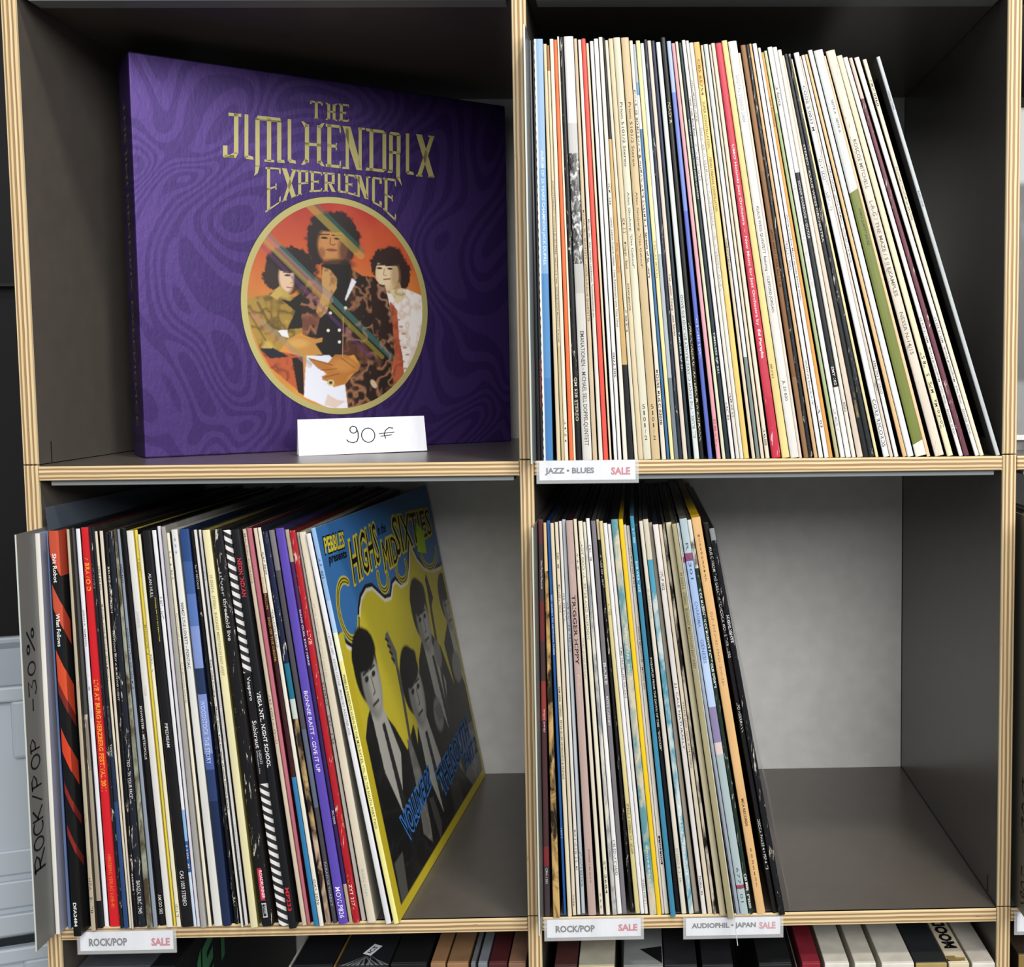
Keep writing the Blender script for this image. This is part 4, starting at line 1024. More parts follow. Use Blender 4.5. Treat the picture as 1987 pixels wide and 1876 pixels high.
TITLE = [
 ('T', (144.4, 293.2), (155.6, 293.5), (156.1, 308.8), (144.9, 308.8), 2.6), ('H', (158.0, 293.5), (168.9, 293.7), (169.4, 309.1), (158.5, 308.6), 2.6), ('E', (170.1, 294.1), (179.5, 294.1), (180.0, 309.8), (170.6, 309.5), 2.6),
 ('J', (70.1, 251.4), (84.9, 252.4), (86.2, 289.7), (71.5, 289.3), 3.6), ('I', (86.0, 252.5), (95.1, 252.1), (96.4, 289.9), (87.3, 289.7), 3.6), ('M', (96.0, 251.3), (121.5, 252.1), (122.7, 290.3), (97.3, 290.0), 3.6), ('I', (122.3, 253.1), (131.1, 252.4), (132.3, 290.4), (123.5, 290.2), 3.6),
 ('H', (135.4, 252.1), (156.2, 252.7), (157.4, 290.5), (136.6, 289.7), 3.6), ('E', (157.1, 252.4), (171.1, 252.4), (172.2, 290.3), (158.3, 290.3), 3.6), ('N', (172.2, 252.1), (192.7, 252.7), (193.8, 290.7), (173.3, 290.1), 3.6), ('D', (193.3, 252.8), (213.9, 252.7), (214.9, 290.6), (194.4, 290.6), 3.6), ('R', (213.9, 252.7), (227.7, 252.8), (228.7, 290.2), (214.9, 290.2), 3.6), ('I', (230.0, 253.3), (239.5, 253.0), (240.5, 290.7), (231.0, 290.5), 3.6), ('X', (241.6, 251.9), (259.9, 252.4), (260.9, 291.2), (242.6, 291.0), 3.6),
 ('E', (103.5, 207.9), (117.0, 218.2), (117.9, 247.4), (104.8, 247.0), 2.7), ('X', (117.8, 218.2), (130.2, 223.9), (131.0, 247.5), (118.7, 247.5), 2.6), ('P', (130.7, 224.5), (141.8, 228.4), (142.4, 247.6), (131.4, 247.3), 2.6), ('E', (142.1, 228.7), (153.4, 230.4), (153.9, 247.4), (142.7, 247.5), 2.6), ('R', (154.1, 230.4), (165.4, 231.0), (165.9, 247.5), (154.6, 247.5), 2.6), ('I', (166.2, 231.1), (172.8, 230.8), (173.2, 247.5), (166.7, 247.6), 2.6), ('E', (173.1, 230.9), (183.6, 229.0), (184.1, 247.7), (173.6, 247.9), 2.6), ('N', (183.3, 229.0), (197.2, 226.5), (197.8, 247.5), (183.9, 247.9), 2.6), ('C', (197.8, 224.8), (208.2, 220.1), (209.0, 247.4), (198.5, 247.6), 2.6), ('E', (209.1, 218.9), (221.3, 208.4), (222.4, 247.6), (209.9, 247.9), 2.7)]
tl_ = MB()
for ci, (ch, bl, br, tr_, tl, stem) in enumerate(TITLE):
    W = abs(br[0] - bl[0]); Hh = abs(tl[1] - bl[1])
    big = stem > 3; thin = stem * (.72 if big else .62)
    g = glyph(ch, min(.34, stem / W), thin / Hh)
    if ch == 'R' and not big: g = glyph('P', min(.34, stem / W), thin / Hh) + [[(.70, 0), (1.0, 0), (.62, .46), (.38, .46)]]
    for poly in g:
        pts = []
        for x, y in poly:
            s_ = (1 - y) * ((1 - x) * bl[0] + x * br[0]) + y * ((1 - x) * tl[0] + x * tr_[0])
            t_ = (1 - y) * ((1 - x) * bl[1] + x * br[1]) + y * ((1 - x) * tl[1] + x * tr_[1])
            pts.append((s_, t_))
        tl_.add([(s_, -.22, t_) for s_, t_ in pts], [tuple(range(len(pts)))], GOLD)
tl_.build('title_lettering', case)
OX, OZ, RX, RZ, RXI, RZI = 165.2, 129.1, 84.7, 97.2, 80.0, 92.3
fr = MB(); N = 120
for i in range(N):
    a0, a1 = 2 * math.pi * i / N, 2 * math.pi * (i + 1) / N
    pp = lambda a, rx, rz: (OX + rx * math.cos(a), -.2, OZ + rz * math.sin(a))
    fr.quad(pp(a0, RXI - .5, RZI - .5), pp(a0, RX, RZ), pp(a1, RX, RZ), pp(a1, RXI - .5, RZI - .5), GOLD)
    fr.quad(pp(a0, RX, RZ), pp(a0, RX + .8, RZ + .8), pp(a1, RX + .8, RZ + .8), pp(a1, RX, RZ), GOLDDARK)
fr.build('oval_frame', case)
# oval picture: three people in patterned jackets against an orange sky; x to the right, y downwards
pw, ph = 330, 380
pt = Paint(pw, ph, 165, 1622, 1765, 58, 'c05a30', 9)
tt = np.clip((pt.Y - 60) / 900, 0, 1)[..., None]
top, midc, low = (np.array(lin(c)) for c in ('b02c28', 'c85a2c', 'd0903c'))
pt.img = np.where(tt < .5, top * (1 - tt * 2) + midc * tt * 2, midc * (2 - tt * 2) + low * (tt * 2 - 1))
pt.blend(np.clip((pt.noise(6, 4) - .45) * 2, 0, 1), 'd86a34', .35); pt.blend(np.clip((pt.noise(5, 3) - .5) * 3, 0, 1), '8a2420', .35)
HAIR = '241616'
# person on the viewer's left
pt.ell(520, 605, 205, 165, HAIR, soft=.12, rough=.35, cells=40); pt.ell(372, 690, 78, 105, '32221e', soft=.15, rough=.5, cells=60)
pt.ell(500, 690, 84, 135, '5c3222', soft=.1); pt.ell(478, 690, 58, 125, 'e6c4a2', soft=.35)
pt.ell(600, 720, 60, 110, '20201f', .9, soft=.4, rough=.3)
pt.ell(487, 672, 24, 8, '2a1a18', soft=.6); pt.line([(455, 648), (512, 650)], 8, '3a2018'); pt.line([(520, 680), (530, 726), (508, 735)], 5, '9a6a50'); pt.line([(480, 768), (520, 772)], 9, 'a0503c')
pt.ell(505, 600, 120, 52, HAIR, soft=.2, rough=.4, cells=50)
pt.poly([(165, 870), (330, 832), (425, 762), (520, 850), (600, 812), (650, 1100), (480, 1185), (400, 1290), (255, 1275), (165, 1010)], 'a48438', pat='4e3c18', pata=.75, cells=13, pat2='c8ac5c')
pt.poly([(425, 862), (500, 880), (600, 800), (640, 1090), (470, 1110), (540, 960)], '1c1712'); pt.poly([(345, 840), (425, 762), (445, 830), (400, 870)], 'c8a85a')
pt.line([(250, 900), (330, 1060), (450, 1140)], 22, '5a4420', .7); pt.line([(180, 980), (300, 1200)], 16, '6a5024', .7)
pt.poly([(255, 1275), (470, 1300), (590, 1330), (590, 1650), (330, 1420)], 'b4552e', pat='6a3420', pata=.8, cells=12)
pt.poly([(250, 1265), (360, 1260), (480, 1330), (330, 1345)], '181a26'); pt.poly([(500, 1340), (590, 1330), (590, 1650), (540, 1620)], '20140f')
pt.poly([(395, 1118), (470, 1112), (482, 1178), (425, 1160)], 'e8e4ea')
# person on the viewer's right
pt.poly([(1285, 760), (1450, 735), (1622, 800), (1622, 980), (1560, 1300), (1440, 1510), (1330, 1610), (1330, 1100), (1300, 860)], 'eae2dc', pat='c89a78', pata=.5, cells=15)
pt.poly([(1330, 850), (1392, 930), (1405, 1180), (1430, 1330), (1440, 1500), (1340, 1600), (1325, 1200)], 'b45a38', pat='8a3a24', cells=12)
pt.ell(1335, 560, 168, 168, '321e1c', soft=.12, rough=.4, cells=44); pt.ell(1455, 640, 62, 115, '321e1c', soft=.15, rough=.4, cells=60)
pt.poly([(1280, 720), (1420, 690), (1440, 760), (1330, 790), (1270, 760)], 'b89468')
pt.ell(1312, 625, 100, 140, 'd9bd92', soft=.1); pt.ell(1288, 640, 62, 110, 'e8d2ae', .7, soft=.6); pt.ell(1385, 640, 40, 100, 'a8845c', .6, soft=.7)
pt.ell(1330, 492, 130, 62, '321e1c', soft=.2, rough=.45, cells=50)
for ex in (1248, 1338): pt.ell(ex, 578, 24, 9, '2a1c18', soft=.6); pt.line([(ex - 36, 552), (ex + 34, 548)], 10, '3a2620')
pt.line([(1290, 580), (1280, 632), (1305, 638)], 6, '9a7850'); pt.line([(1282, 672), (1336, 664)], 11, 'a05e48')
for i in range(9): pt.ell(1400 + 22 * (i % 3) + 30 * (i // 4), 1010 + 60 * i, 20, 9, 'a85a40', .7, soft=.6)
pt.poly([(1330, 760), (1440, 740), (1480, 810), (1390, 880)], 'dcc8a0', pat='a8845c', cells=14)
# person in the middle
pt.ell(866, 345, 216, 218, HAIR, soft=.10, rough=.3, cells=44); pt.ell(735, 430, 80, 140, HAIR, soft=.15, rough=.4, cells=50)
pt.poly([(775, 520), (985, 500), (1010, 640), (900, 700), (770, 620)], '70402a')
pt.ell(862, 415, 122, 150, 'b0703a', soft=.08); pt.ell(835, 410, 88, 130, 'c88c50', .8, soft=.6); pt.ell(962, 450, 56, 115, '4a2a24', .8, soft=.7); pt.ell(770, 470, 26, 40, '8a5230', .7, soft=.6)
pt.ell(870, 262, 135, 40, HAIR, soft=.25, rough=.4, cells=40)
for ex in (792, 898): pt.ell(ex, 352, 28, 9, '20120e', soft=.6); pt.line([(ex - 42, 326), (ex + 38, 322)], 10, '2c1812')
pt.line([(842, 352), (836, 398), (862, 408), (880, 398)], 8, '7a4626'); pt.ell(848, 448, 44, 14, '9a5644', soft=.5); pt.line([(806, 446), (892, 447)], 6, '5a2c22')
pt.ell(900, 560, 130, 40, '1a1010', .85, soft=.6)
pt.poly([(760, 570), (1000, 560), (1030, 660), (925, 1010), (915, 1335), (690, 1335), (680, 1100), (760, 880)], '17120f')
pt.poly([(680, 640), (770, 700), (765, 880), (690, 1185), (595, 1150), (585, 900), (620, 780)], '2c1812', pat='b07a5a', pata=.85, cells=16, pat2='7a4634')
pt.poly([(1000, 588), (1100, 650), (1200, 655), (1310, 800), (1345, 1000), (1360, 1290), (1330, 1420), (1348, 1610), (1180, 1705), (950, 1762), (930, 1560), (1060, 1400), (1010, 1310), (910, 1335), (915, 1010), (985, 800)], '241510', pat='a87450', pata=.8, cells=15, pat2='5a3020')
pt.poly([(1165, 700), (1290, 720), (1345, 1000), (1355, 1240), (1180, 1130)], '2c1812', pat='c08c70', pata=.7, cells=12)
pt.poly([(1010, 672), (1046, 700), (955, 862), (946, 852)], 'e8e8ee')
pt.poly([(770, 592), (830, 610), (885, 680), (880, 760), (822, 850), (795, 960), (742, 1008), (705, 960), (765, 800), (760, 680)], 'c4955a', pat='7a5028', pata=.7, cells=18)
for x, y in ((822, 968), (800, 1112), (948, 922), (892, 1108), (890, 1206)): pt.ell(x, y, 13, 13, 'e8e4d8', soft=.3)
pt.poly([(465, 1190), (560, 1160), (680, 1185), (752, 1172), (748, 1206), (690, 1222), (748, 1312), (610, 1322), (480, 1290)], 'c08a42'); pt.ell(560, 1220, 80, 36, 'd8a85c', .7, soft=.8)
pt.poly([(620, 1322), (805, 1318), (850, 1362), (730, 1420), (790, 1500), (830, 1585), (925, 1560), (945, 1770), (800, 1762), (588, 1660), (605, 1440)], 'dfe2ee'); pt.poly([(780, 1640), (860, 1690), (930, 1700), (840, 1760), (750, 1730)], 'd0a880', .6)
pt.poly([(620, 1335), (790, 1380), (850, 1312), (950, 1315), (1062, 1402), (1040, 1450), (960, 1485), (925, 1555), (870, 1570), (740, 1520), (735, 1492), (790, 1470), (705, 1425)], 'b0702e'); pt.ell(920, 1400, 95, 55, 'cc8c44', .7, soft=.8)
for a, b in (((640, 1345), (830, 1400)), ((730, 1440), (860, 1430)), ((760, 1500), (880, 1470)), ((900, 1340), (1010, 1420))): pt.line([a, b], 7, '6a3c18', .8)
pt.ell(808, 1545, 30, 26, 'c8b878', soft=.3); pt.ell(808, 1545, 15, 13, '4a3c28', soft=.3)
pt.line([(930, 1000), (912, 1330)], 5, 'c89878', .9); pt.ell(1170, 1560, 22, 40, 'e0c0a0', .8, soft=.4, rot=-30)
# coloured light falling across the picture
for (xa, ya), (xb, yb), w, c, a in (((640, 60), (1090, 480), 62, 'b8a04a', .55), ((705, 60), (1110, 440), 40, '2c6a5a', .45), ((285, 350), (820, 860), 60, 'd88a80', .38), ((320, 330), (1330, 1330), 46, '4a8a84', .36), ((300, 390), (1250, 1330), 36, 'a8a03c', .40), ((270, 420), (1150, 1330), 30, '6a3a7a', .35), ((215, 1000), (640, 1400), 44, 'b8707a', .35), ((280, 1050), (650, 1390), 26, '6a9a5a', .35)):
    pt.line([(xa, ya), (xb, yb)], w, c, a)
mask = ((pt.X - 893.5) / 728.5) ** 2 + ((pt.Y - 911.5) / 853.5) ** 2 < 1.004
print_mesh('oval_picture', pt, lambda u, v: (OX - RXI + 2 * RXI * u, -.12, OZ - RZI + 2 * RZI * v), case, mask)

A = np.array([181.6, 81.9]); Bp = np.array([280.5, 121.8]); dirv = (Bp - A) / np.linalg.norm(Bp - A); ang = math.atan2(dirv[1], dirv[0]); CW = float(np.linalg.norm(Bp - A))
card = thing('price_card', 'folded white price card with a handwritten 90 € in front of the purple box', 'price card', (181.6, 81.9, -G), ang)
mb = MB()
mb.hexa([(0, 0, 0.1), (CW, 0, 0.9), (CW, .3, .9), (0, .3, .1), (0.4, 7.5, 30.2), (CW - .6, 7.5, 31), (CW - .6, 7.8, 31), (.4, 7.8, 30.2)], M_WHITEPAPER)
fp = mb.build('front_panel', card)
mb = MB()
mb.hexa([(0, 17.2, 0.1), (CW, 17.2, 0.1), (CW, 17.5, .1), (0, 17.5, .1), (0.4, 7.8, 30.2), (CW - .6, 7.8, 31), (CW - .6, 8.1, 31), (.4, 8.1, 30.2)], M_WHITEPAPER)
mb.build('rear_panel', card)
hw = MB()
cf = lambda a, b: (a * CW, 7.5 * b - .12, 30.5 * b)
def pen(pts, w): ribbon(hw, pts, w, lambda x, y: cf(x / 100 , y / 30.5), M_MARKER)
pen(arc(42.5, 20.6, 2.7, 2.9, 40, 400, 18), .85); pen([(45, 21.6), (46, 18), (46, 14), (44.8, 10.8), (42, 9.6), (38.2, 10.6), (37, 12.2)], .9)
pen(arc(53.8, 15.6, 5.2, 6.0, 70, 435, 24), .85)
pen([(73.6, 21.0), (70.5, 21.6), (67.6, 19.2), (66.4, 15.8), (67.6, 12), (71, 9.8), (75.4, 10.2)], .85); pen([(62.5, 16.6), (74.4, 17.6)], .75); pen([(63.5, 14.4), (73, 15.4)], .75)
hw.build('handwriting', fp)

# ------------------------------------------------------------------ grey divider sheets
HAND = {
 'R': [[(.1, 0), (.12, 1)], [(.0, .95), (.5, 1.02), (.85, .8), (.6, .52), (.12, .45)], [(.3, .48), (1, 0)]],
 'O': [arc(.5, .5, .45, .5, 80, 440, 20)], '0': [arc(.5, .5, .42, .5, 80, 440, 20)],
 'C': [arc(.6, .5, .55, .5, 50, 300, 16)], 'K': [[(.1, 0), (.15, 1)], [(.9, 1), (.15, .45)], [(.3, .5), (1, .02)]],
 'P': [[(.12, 0), (.15, 1)], [(0, .98), (.6, 1.02), (.95, .78), (.6, .5), (.15, .45)]],
 '/': [[(.0, 0), (1, 1)]], '-': [[(0, .5), (1, .5)]],
 '3': [[(.0, .95), (.9, 1), (.45, .55), (.85, .4), (.8, .08), (.3, -.02), (0, .12)]],
 '%': [[(.1, 0), (.95, 1)], arc(.2, .85, .17, .2, 0, 360, 12), arc(.85, .18, .17, .2, 0, 360, 12)]}
def sheet(label, x0, x1, y0, y1, z0, z1, mat, group='divider sheets between the records'):
    t = thing('divider_sheet', label, 'divider', ((x0 + x1) / 2, y0, z0), 0, group)
    w = (x1 - x0) / 2
    pn = MB().box(-w, w, .5, y1 - y0, 0, z1 - z0, mat).build('panel', t)
    MB().box(-w, w, 0, .45, 0, z1 - z0, M_SHEETEDGE).build('front_edge', t)
    return t, pn
t, pn = sheet('grey plastic divider sheet handwritten ROCK/POP -30% at the outer end of the lower shelf', 11.3, 12.3, -35.2, 285, -HP - G, -47.8, M_SHEET)
hw = MB(); z0 = -HP - G
for ch, a0, a1 in (('R', 0, .078), ('O', .085, .143), ('C', .15, .205), ('K', .205, .262), ('/', .285, .325), ('P', .345, .405), ('O', .425, .487), ('P', .50, .556), ('-', .67, .715), ('3', .735, .80), ('0', .812, .875), ('%', .905, 1.0)):
    for st in HAND[ch]:
        def fn(x, y, a0=a0, a1=a1):
            a = a0 + (a1 - a0) * x
            return (.62, 35.2 - 19.0 - (13.5 - 4.5 * a) * y, -303 + 182 * a - z0)
        ribbon(hw, st, .14, fn, M_MARKER)
hw.build('handwriting', pn)
M_SHEETJ = simple('grey_translucent_sheet', '6f7373', 0.3, 0, 0, 0.9)
sheet('grey plastic divider sheet at the start of the upper jazz shelf', 384.9, 386.1, -24.6, 285, -G, 316.2, M_SHEETJ)
sheet('grey plastic divider sheet at the start of the half-empty lower shelf', 384.9, 386.0, -27.5, 285, -HP - G, -48.4, M_SHEET)
# thin clear sheet leaning between the rock and the audiophile records
a_, b_ = RECS_TAB[30], RECS_TAB[31]
t = thing('divider_sheet', 'thin clear divider sheet leaning behind the olive record above the AUDIOPHIL label', 'divider', ((a_[1] + b_[0]) / 2, -22, -HP - G), 0, 'divider sheets between the records')
xt = (a_[3] + b_[2]) / 2 - (a_[1] + b_[0]) / 2
ht = 314
MB().hexa([(-.12, .5, 0), (.12, .5, 0), (.12, 305, 0), (-.12, 305, 0), (xt - .12, .5, ht), (xt + .12, .5, ht), (xt + .12, 305, ht), (xt - .12, 305, ht)], M_CLEAR).build('panel', t)
MB().hexa([(-.3, 0, -14), (.3, 0, -14), (.3, .45, -14), (-.3, .45, -14), (xt - .3, 0, ht), (xt + .3, 0, ht), (xt + .3, .45, ht), (xt - .3, .45, ht)], simple('clear_sheet_edge', 'd4dadb', .2, 0, 0, .75)).build('front_edge', t)

# ------------------------------------------------------------------ shelf labels in clear holders
def shelf_label(label, x0, x1, zt, zb, texts, pink='c83a58'):
    t = thing('shelf_label', label, 'label', (x0, -5.0, zb), 0, 'genre labels clipped to the shelf edges')
    w, h = x1 - x0, zt - zb
    card = MB().box(0, w, .5, .8, 0, h, M_WHITEPAPER).build('paper_card', t)
    lt = MB()
    for s, u0, u1, v0, v1, c in texts:
        put_text(lt, s, lambda a, b: (w * (u0 + (u1 - u0) * a), .38, h * (1 - (v1 + (v0 - v1) * b))), ink(c), .04)
    lt.build('lettering', card)
    hd = MB().box(-2.2, w + 2.4, .1, .3, -2.4, h + .2, M_CLEAR)
    hd.box(-2.2, w + 2.4, 1.0, 4.2, h - .6, h - .2, M_CLEAR)
    hd.box(-2.2, w + 2.4, 1.0, 1.25, -2.4, h - .2, M_CLEAR)
    hd.box(-2.2, w + 2.4, .1, 1.25, -2.6, -2.2, M_CLEAR)
    hd.build('plastic_holder', t)
NV, PK = '23233c', 'c63c58'
shelf_label('white shelf label reading JAZZ • BLUES SALE under the jazz records', 389.2, 462.2, -.6, -15.6, [('JAZZ • BLUES', .06, .57, .36, .745, NV), ('SALE', .745, .945, .36, .75, PK)])
shelf_label('white shelf label reading ROCK/POP SALE below the ROCK/POP -30% sheet', 28.1, 99.5, -362.6, -377.8, [('ROCK/POP', .095, .505, .34, .76, NV), ('SALE', .765, .965, .38, .80, PK)])
shelf_label('white shelf label reading ROCK/POP SALE next to the AUDIOPHIL label', 389.2, 462.4, -360.4, -374.8, [('ROCK/POP', .09, .51, .33, .72, NV), ('SALE', .76, .965, .31, .70, PK)])
shelf_label('white shelf label reading AUDIOPHIL • JAPAN SALE under the leaning records', 497.9, 572.0, -361.4, -375.6, [('AUDIOPHIL • JAPAN', .06, .74, .28, .66, NV), ('SALE', .775, .95, .28, .68, 'd0788c')])
shelf_label('white shelf label just past the far upright of the unit', 759.5, 832, -361.4, -377.6, [('ROCK/POP', .24, .62, .33, .72, NV)])

# ------------------------------------------------------------------ boxed sets on the bottom shelf
ZB, ZBT = -719.32 - G, -401.4
def boxed(label, x0, x1, y0, top, front, zt=ZBT, depth=296, parts=True, name='record_box', cat='box set', grp='boxed sets on the bottom shelf'):
    t = thing(name, label, cat, (x0, y0, ZB), 0, grp)
    w, h = x1 - x0 - .4, zt - ZB
    c = MB().box(0.2, w, 2.2, depth, 0, h, paper(top, .5)).build('case', t, bevel=.6)
    MB().box(0.2, w, 0, 2.1, .2, h - .2, paper(front, .5)).build('spine', t, bevel=.6)
    return t, w, h, c
boxed('dark red box set at the end beside the black gap', 589.5, 604.6, -1.7, '7c2430', '8c2030')
boxed('white linen box set next to the dark red one', 607.4, 627.3, -2.6, 'c9c5ba', 'dcd8d0')
boxed('white linen box set in the middle of the three white ones', 631, 648.4, -3.4, 'c6c1b4', 'dcd8d0')
boxed('widest white linen box set, touching the black one', 652.1, 678.4, -4.6, 'c8c4ba', 'dcd8d0')
t, w, h, c = boxed('black box set with worn gold edge among the white ones', 679.0, 704.2, -5.6, '26282a', 'a8945c')
boxed('plain grey-white box set against the upright', 723.2, 741.9, -7.0, 'bdb8ae', 'd8d4cc')
t, w, h, c = boxed('torn cream box set lettered MOOD', 705.0, 721.7, -6.2, 'd2c8ae', 'd8ccb0')
lt = MB(); put_text(lt, 'MOOD', lambda a, b: (w * (.84 - .66 * b), 22 + 46 * a, h + .15), ink('17161a'), .05); lt.build('lettering', c)
lt = MB()
for i in range(7): lt.box(w * random.uniform(.0, .3), w * random.uniform(.4, .98), 2.5 + random.uniform(0, 7), 4 + random.uniform(2, 8), h - .1, h + .1 + .01 * i, paper(('8a7448', 'a8925c', '2c261c')[i % 3]))
lt.build('torn_edge', c)
boxed('dark brown-red box set next to the middle upright', 393.2, 411.7, 5.9, '4e2e2c', '4a2a28', -404)
boxed('cream box set beside the dark brown-red one', 412.5, 441.5, 4.7, 'b9b4a2', 'c9bd96', -404)
t, w, h, c = boxed('grey box set with a black triangle on top', 448.1, 480.2, 3.2, '7f8484', '8a8c88', -404)
lt = MB(); lt.add([(w * .42, 26, h + .15), (w * .98, 4, h + .15), (w * .98, 30, h + .15)], [(0, 1, 2)], ink('141518')); lt.build('printed_triangle', c)
boxed('wide black box set touching the grey one', 480.6, 507.2, 2.1, '26262a', '26262a', -404)
boxed('black box set standing alone after the wide black one', 510.6, 535.8, 1.0, '232328', '232328', -404)
boxed('dark box set in the gap before the dark red one', 556, 583, 6.0, '1c1d1f', '1c1d1f', -406)
t = thing('divider_sheet', 'clear divider sheet beside the dark red box set', 'divider', (586.5, -4, ZB), 0, 'divider sheets between the records')
MB().box(-.4, .4, .5, 290, 0, 312, M_CLEAR).build('panel', t); MB().box(-.4, .4, 0, .45, 0, 312, simple('pale_edge', 'c8ced0', .3)).build('front_edge', t)
boxed('narrow worn brown box set', 294.7, 306.9, 9.9, '9a7452', '9a7452')
boxed('wider worn brown box set beside the narrow one', 308.0, 325.1, 9.2, '8f6f50', '9a7452')
boxed('very thin grey box set after the brown ones', 326.8, 330.9, 9.0, '6f7276', '6f7276')
boxed('thin blue-grey box set before the wine-red one', 332.5, 340.3, 8.6, '7a7f86', '7a7f86')
boxed('wine-red box set beside the copper-brown one', 341.2, 356.1, 8.0, '4e2224', '4e2224')
boxed('copper-brown box set against the middle upright', 356.8, 371.0, 7.5, '8a6854', '8a6854')
boxed('dark grey box set in the outer corner under the ROCK/POP label', 14.5, 71.8, 13, '4c5058', '4c5058')
t, w, h, c = boxed('black box set lettered in green along its side', 73, 91.8, 12, '15161a', '15161a')
lt = MB()
# letters stand upright on the side of the case, reading into the shelf
for ch, ya, yb_, zt_, zb_ in (('D', 10, 40, -22, -64), ('I', 44.5, 52, -14, -60), ('E', 55, 78, -8.5, -52), ('T', 86, 112, -3, -44)):
    put_text(lt, ch, lambda a, b: (w + .3, ya + (yb_ - ya) * a, h + zb_ + (zt_ - zb_) * b - 3 + 8 * (a - .5)), ink('3f7a52'), .05)
lt.build('side_lettering', c)
boxed('thin white-edged record case after the green-lettered box', 182.6, 184.6, 8.5, 'a8a8a2', 'c8c8c0', ZBT, 296)
boxed('glossy black box set in front of the tan edge', 185.2, 217.6, 9, '16171b', '16171b')
boxed('thin tan-edged record case beside the glossy black box', 218.2, 220.2, 7.4, '7a5c34', '8a6a3c')
t, w, h, c = boxed('black box set in clear film with a small white sticker', 221, 262, 8, '1d1f22', '1d1f22')
st_ = MB(); ca, sa = math.cos(math.radians(62)), math.sin(math.radians(62))
sq = lambda a, b: (23 + (a - .5) * 13 * ca - (b - .5) * 8 * sa, 24 + (a - .5) * 13 * sa * 1.3 + (b - .5) * 8 * ca, h + .12)
st_.quad(sq(0, 0), sq(1, 0), sq(1, 1), sq(0, 1), M_WHITEPAPER)
so = st_.build('price_sticker', t)
lt = MB(); put_text(lt, 'ICS', lambda a, b: tuple(np.add(sq(.18 + .64 * a, .25 + .5 * b), (0, 0, .08))), ink('17161a'), .03); lt.build('lettering', so)
fl = MB()
for k in range(10):
    x = 3 + 4 * k; fl.add([(x, 0.5, h + .2), (x + 2.5, .5, h + .2), (22 + rng.uniform(-3, 3), 14, h + .7)], [(0, 1, 2)], M_SHINY)
fl.build('clear_film', t)
boxed('matt black box set before the worn brown ones', 263, 292, 10, '1a1a1c', '1a1a1c')
boxed('dark brown box set past the far upright', 764, 800, 4, '3c3228', '8a7444')

# ------------------------------------------------------------------ slice of the neighbouring column
t, pn = sheet('grey divider sheet with handwriting just past the far upright', 761.4, 762.6, -46, 280, -HP - G, -47, simple('warm_grey_sheet', '787468', .4))
hw = MB()
for ch, a0, a1 in (('P', .30, .40), ('O', .42, .50), ('P', .52, .60), ('-', .68, .74), ('3', .80, .86), ('0', .87, .93), ('%', .94, 1.02)):
    for st in HAND[ch]:
        ribbon(hw, st, .12, lambda x, y, a0=a0, a1=a1: (-.75, 20 + 19 * y, 150 - 140 * (a0 + (a1 - a0) * x)), ink('3a352e'))
hw.build('handwriting', pn)
for k in range(4):
    s = R(('1c1d20', '24201e', '17181c', '2a2a2c')[k], 'dark')
    make_record((764 + 5 * k, 768 + 5 * k, 764 + 5 * k, 768 + 5 * k, 8, 314), s, Z_LOW, ('black record behind the handwritten sheet past the far upright', 'dark brown record second behind the sheet past the far upright', 'black record third behind the sheet past the far upright', 'dark grey record fourth behind the sheet past the far upright')[k], 'record', 'records past the far upright', 300, k)
t = thing('record', 'record sleeve with a black and white photograph past the far upright', 'record', (757.5, 58, -G), 0, 'records past the far upright')
pt = Paint(120, 120, 0, 1, 0, 1, '4a4a4c', 4)
pt.poly([(0, .78), (1, .78), (1, 1), (0, 1)], 'b8bcbe'); pt.blend(np.clip((pt.noise(9, 4) - .5) * 4, 0, 1) * (pt.Y < .78), '8e9092', .6); pt.blend(np.clip((pt.noise(7, 3) - .55) * 5, 0, 1) * (pt.Y < .7), '242426', .8)
pt.poly([(0, .02), (1, .02), (1, .2), (0, .2)], '9a9c9e', .5)
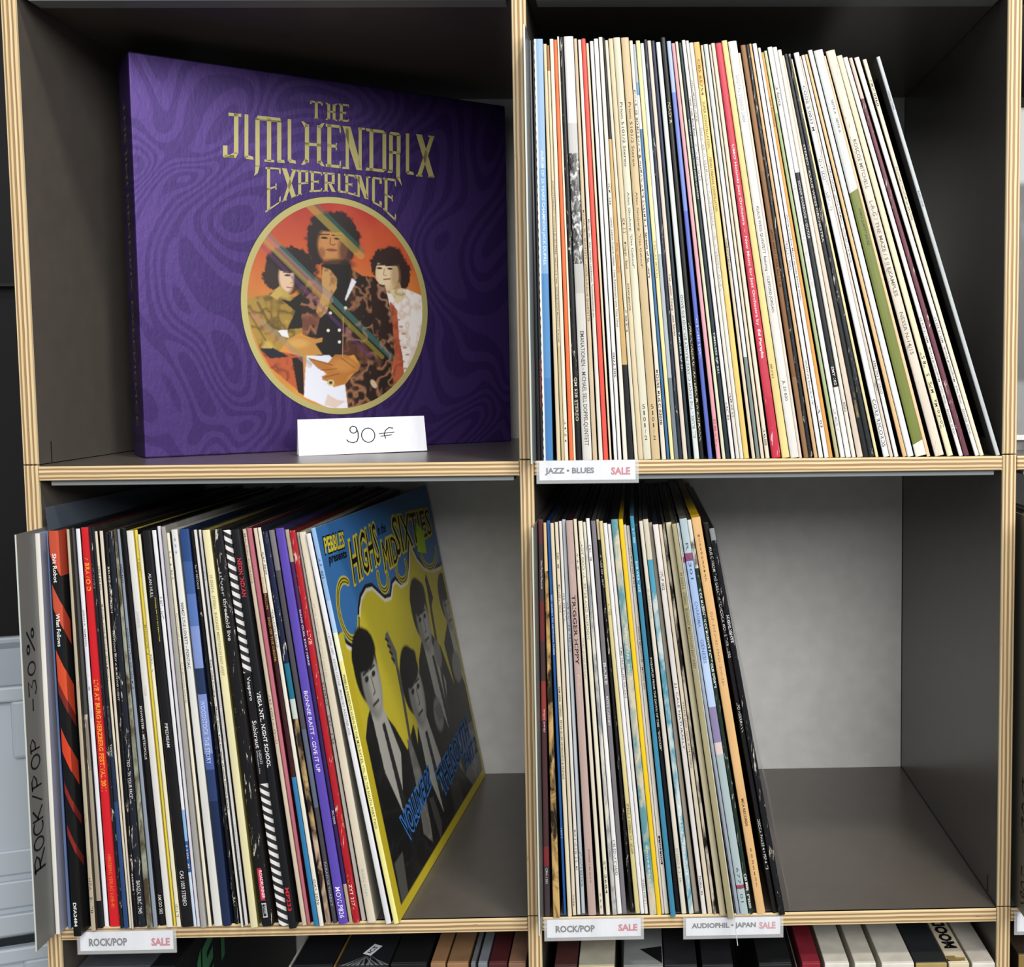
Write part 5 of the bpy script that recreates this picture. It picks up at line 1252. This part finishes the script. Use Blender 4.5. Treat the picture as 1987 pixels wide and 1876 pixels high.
bd = MB().hexa([(0, 0, .2), (300, 0, .2), (300, 3, .2), (0, 3, .2), (0, 30, 284), (300, 30, 284), (300, 33, 284), (0, 33, 284)], paper('2c2c2e')).build('sleeve', t)
print_mesh('cover_print', pt, lambda u, v: (300 * u, 30 * v - .2, .2 + 284 * v), bd)
MB().box(0, 300, -5, -2, 9, 13, simple('white_rod', 'dcdcda', .3)).build('front_rod', t)

# ------------------------------------------------------------------ pale plastic crates beside the unit
M_CRATE = simple('pale_blue_grey_plastic', 'b9c2cb', 0.4)
def crate(label, zt, zb):
    a = math.radians(17)
    t = thing('storage_crate', label, 'crate', (-24, 73, zb), a, 'stacked plastic crates beside the unit')
    W, Dp, h = 300, 200, zt - zb
    mb = MB(); 
    mb.box(-W + 6, -6, 8, 11, 0, h - 4, M_CRATE); mb.box(-W + 6, -W + 9, 8, Dp, 0, h - 4, M_CRATE); mb.box(-9, -6, 8, Dp, 0, h - 4, M_CRATE); mb.box(-W + 6, -6, Dp - 3, Dp, 0, h - 4, M_CRATE); mb.box(-W + 6, -6, 8, Dp, 0, 3, M_CRATE)
    bd = mb.build('bin', t, bevel=1.2)
    mb = MB(); mb.box(-W, 0, 0, 9, h - 13, h, M_CRATE); mb.box(-W, -W + 9, 9, Dp + 6, h - 13, h, M_CRATE); mb.box(-9, 0, 9, Dp + 6, h - 13, h, M_CRATE); mb.box(-W, 0, Dp - 3, Dp + 6, h - 13, h, M_CRATE)
    mb.build('rim', t, bevel=2)
    MB().box(-34, -12, 2, 8, h - 62, h - 12, M_CRATE).build('handle_tab', t, bevel=3)
    for k, (z0, z1) in enumerate(((4, 22), (27, 50), (55, 76))):
        MB().box(-W + 2, -2, 3 + k, 8, z0, z1, M_CRATE).build('rib', t, bevel=1.5)
crate('pale plastic crate standing on top of the other crate', -188, -404)
crate('lower pale plastic crate carrying the other one', -410, -630)
sup = thing('stool', 'plain pale plinth under the crates', 'plinth', (-24, 73, -1090), math.radians(17))
MB().box(-296, -6, 10, 200, 0, 452, M_CRATE).build('side_panel', sup, bevel=2)
MB().box(-300, 0, 4, 206, 452.5, 459, M_CRATE).build('top', sup, bevel=2)
